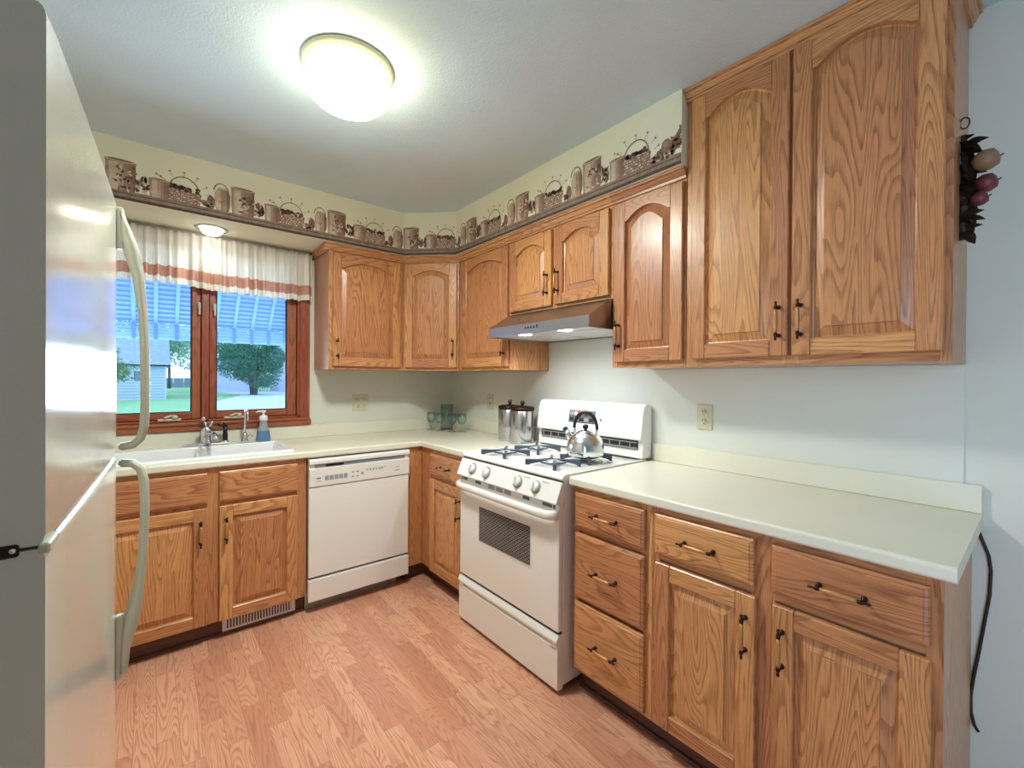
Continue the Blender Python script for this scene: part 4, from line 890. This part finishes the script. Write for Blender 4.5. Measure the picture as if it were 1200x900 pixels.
# ================================================================ EXTERIOR
GZ = -.5
m = MB(); m.box(-90, 130, .6, 190, GZ-.3, GZ, 'grass'); struct('floor_lawn', m, 'green lawn outside the window', 'lawn')
m = MB(); m.poly([(-.6, 22, GZ+.01), (12, 22, GZ+.01), (30, 66, GZ+.01), (4.2, 66, GZ+.01), (5.2, 50, GZ+.01), (.9, 33, GZ+.01)][::1], (0, 0, .02), 'concrete'); m.poly([(-2.6, 16, GZ+.01), (12, 16, GZ+.01), (12, 22, GZ+.01), (-.6, 22, GZ+.01)], (0, 0, .02), 'concrete'); struct('floor_driveway', m, 'pale concrete driveway outside the right window pane', 'driveway')
aw = thing('window_awning', 'blue louvred metal awning outside the kitchen window', 'awning', (-2.0, .12, 1.6))
AX0, AX1 = -3.1+2.0, -1.10+2.0
m = MB()
def aplane(q): return (.05+.82*q, 2.50-1.6-(2.50-1.742)*q)   # y,z local along slope
nr = 16; n_s = 26
for i in range(n_s):
    y_, z_ = aplane(i/n_s); y2, z2 = aplane((i+.84)/n_s)
    m.poly([(AX0, y_, z_+.004), (AX1, y_, z_+.004), (AX1, y2, z2-.004), (AX0, y2, z2-.004)], (0, .0015, .002), 'awning')
    m.box(AX0, AX1, y2-.003, y2, z2-.016, z2-.003, 'awning_edge')
ar = m.done('louvres', aw)
m = MB()
for i in range(nr+1):
    x = AX1-.0-i*.125; y_, z_ = aplane(0); y2, z2 = aplane(1); m.poly([(x-.012, y_, z_-.006), (x+.012, y_, z_-.006), (x+.012, y2, z2-.008), (x-.012, y2, z2-.008)], (0, -.002, -.008), 'awning_rib')
m.box(AX0, AX1, .86, .885, .128, .150, 'awning_rib', .004); m.done('ribs', aw)
m = MB()
for i in range(5): m.box(AX0, AX1, .874, .880, .006+i*.024, .027+i*.024, 'awning', .001)
for i in range(nr+1): x = AX1-i*.125; m.box(x-.010, x+.010, .868, .884, .002, .13, 'awning_rib', .001)
m.done('front_valance', aw)
m = MB(); m.poly([(AX1-.004, .05, .90), (AX1-.004, .88, .14), (AX1-.004, .88, .004), (AX1-.004, .05, .45)], (.004, 0, 0), 'awning'); m.done('side_panel', aw)
def blobtree(name, lb, loc, h_, crown_r, crown_z, nleaf, ls, mat, trunks=((0, 0),), seed=1, sq=1.0, cat='tree', group=None):
    tr_ = thing(name, lb, cat, loc, group=group); r_ = random.Random(seed); m = MB()
    for tx, ty in trunks: m.tube([(tx*.3, ty*.3, 0), (tx*.7, ty*.7, crown_z*.5), (tx*1.4, ty*1.4, crown_z*1.15)], [.16*h_/6, .12*h_/6, .05*h_/6], 'bark', 7)
    m.done('trunk', tr_)
    blobs = [(r_.uniform(-.62, .62)*crown_r, r_.uniform(-.6, .6)*crown_r, crown_z+r_.uniform(-.55, .75)*crown_r*sq, crown_r*r_.uniform(.32, .55)) for _ in range(22)]
    me = bpy.data.meshes.new('foliage'); vs, fs = [], []
    for _ in range(nleaf):
        bx_, by_, bz_, br_ = r_.choice(blobs); d_ = Vector((r_.gauss(0, 1), r_.gauss(0, 1), r_.gauss(0, 1))).normalized(); p = Vector((bx_, by_, bz_))+d_*br_*r_.uniform(.75, 1.05)
        a = Vector((r_.gauss(0, 1), r_.gauss(0, 1), r_.gauss(0, 1))).normalized()*ls; b_ = a.cross(d_+Vector((.01, .3, .2))).normalized()*ls*.6; k_ = len(vs)
        vs += [p-a, p+b_*.6, p+a, p-b_*.6]; fs.append((k_, k_+1, k_+2, k_+3))
    me.from_pydata(vs, [], fs); me.materials.append(M[mat]); o = bpy.data.objects.new('foliage', me); COL.objects.link(o); o.parent = tr_; return tr_
blobtree('shrub_tree', 'round dark green multi-stemmed tree beside the driveway outside the right pane', (6.4, 50.5, GZ), 7, 3.5, 4.3, 12000, .16, 'leaf_shrub', ((-.5, 0), (.1, .2), (.6, -.1), (0, -.3)), 5)
# neighbouring house on the left
def siding_house(name, lb, x0, x1, y0, y1, h_, ridge, mat, wins, eave=.3):
    o = thing(name, lb, 'house', (x0, y0, GZ)); w_, d_ = x1-x0, y1-y0; m = MB(); n = int(h_/.22)
    for i in range(n):
        z = h_*i/n; m.poly([(0, -.07, z), (0, 0.0, z+h_/n), (0, .05, z+h_/n), (0, .05, z)], (w_, 0, 0), mat); m.poly([(w_+.02, 0, z), (w_, 0, z+h_/n), (w_-.05, 0, z+h_/n), (w_-.05, 0, z)], (0, d_, 0), mat)
    m.box(0, w_-.04, .04, d_, 0, h_, mat); m.done('siding_wall', o)
    m = MB(); m.poly([(-eave, -eave, h_), (w_+eave, -eave, h_), (w_+eave, -eave, h_+.14), (-eave, -eave, h_+.14)], (0, .04, 0), 'siding_w')
    m.poly([(-eave, -eave, h_+.10), (-eave, d_/2, h_+ridge), (-eave, d_+eave, h_+.10), (-eave, d_+eave, h_), (-eave, -eave, h_)], (w_+2*eave, 0, 0), 'roof'); m.done('roof', o)
    for wx, wz, ww, wh in wins:
        m = MB(); m.box(wx-.09, wx+ww+.09, -.06, -.021, wz-.09, wz+wh+.09, 'siding_w'); q = m.done('window', o); m = MB(); m.box(wx, wx+ww/2-.03, -.075, -.061, wz, wz+wh, 'winpane'); m.box(wx+ww/2+.03, wx+ww, -.075, -.061, wz, wz+wh, 'winpane'); m.done('pane', q)
    m = MB(); m.box(w_-.08, w_+.03, -.05, .06, 0, h_, 'siding_w'); m.done('corner_board', o); return o
siding_house('house', 'blue-grey clapboard house with a low roof outside the left pane', -9.5, -1.1, 42.8, 54, 2.75, 3.0, 'siding', [(6.40, 1.50, .85, .80)])
siding_house('garage', 'pale blank-walled garage at the end of the driveway behind the round tree', 2.2, 8.6, 62, 72, 2.9, 1.6, 'siding_w', [])
siding_house('house', 'pale house with a double window behind the right of the round tree', 11.2, 24, 56, 68, 4.3, 2.2, 'siding_w', [(1.7, 1.6, 1.3, 1.35)])
for i, (tx, ty, cr, cz, lb, sd_, mt_) in enumerate(((-20, 60, 5.5, 6.2, 'broad leafy tree rising behind the clapboard house at far left', 2, 'leaf_out'), (-4.8, 62, 5.2, 8.6, 'leafy tree behind the roof of the clapboard house', 3, 'leaf_out'), (.2, 88, 4.0, 6.5, 'pale airy tree right of the clapboard house', 4, 'leaf_far'), (15.5, 106, 6.0, 6.0, 'leafy tree between garage roofs in the distance', 6, 'leaf_out'), (9.6, 80, 4.2, 6.0, 'pale leafy tree behind the garage', 9, 'leaf_far'), (-4.4, 37.5, 1.5, 2.7, 'small leafy tree in front of the clapboard house at far left', 8, 'leaf_out'))):
    blobtree('tree', lb, (tx, ty, GZ), cz*1.4, cr, cz, 3500 if ty > 40 else 2500, .30 if ty > 40 else .12, mt_, ((0, 0),), sd_, group='trees beyond the yard')
m = MB()
for i in range(60): m.box(i*1.5-45, i*1.5-45+1.46, 0, .06, 0, 1.7, 'fence', 0)
tag(m.done('board_fence', None, (4, 96, GZ)), 'weathered board fence far behind the yard', 'fence')
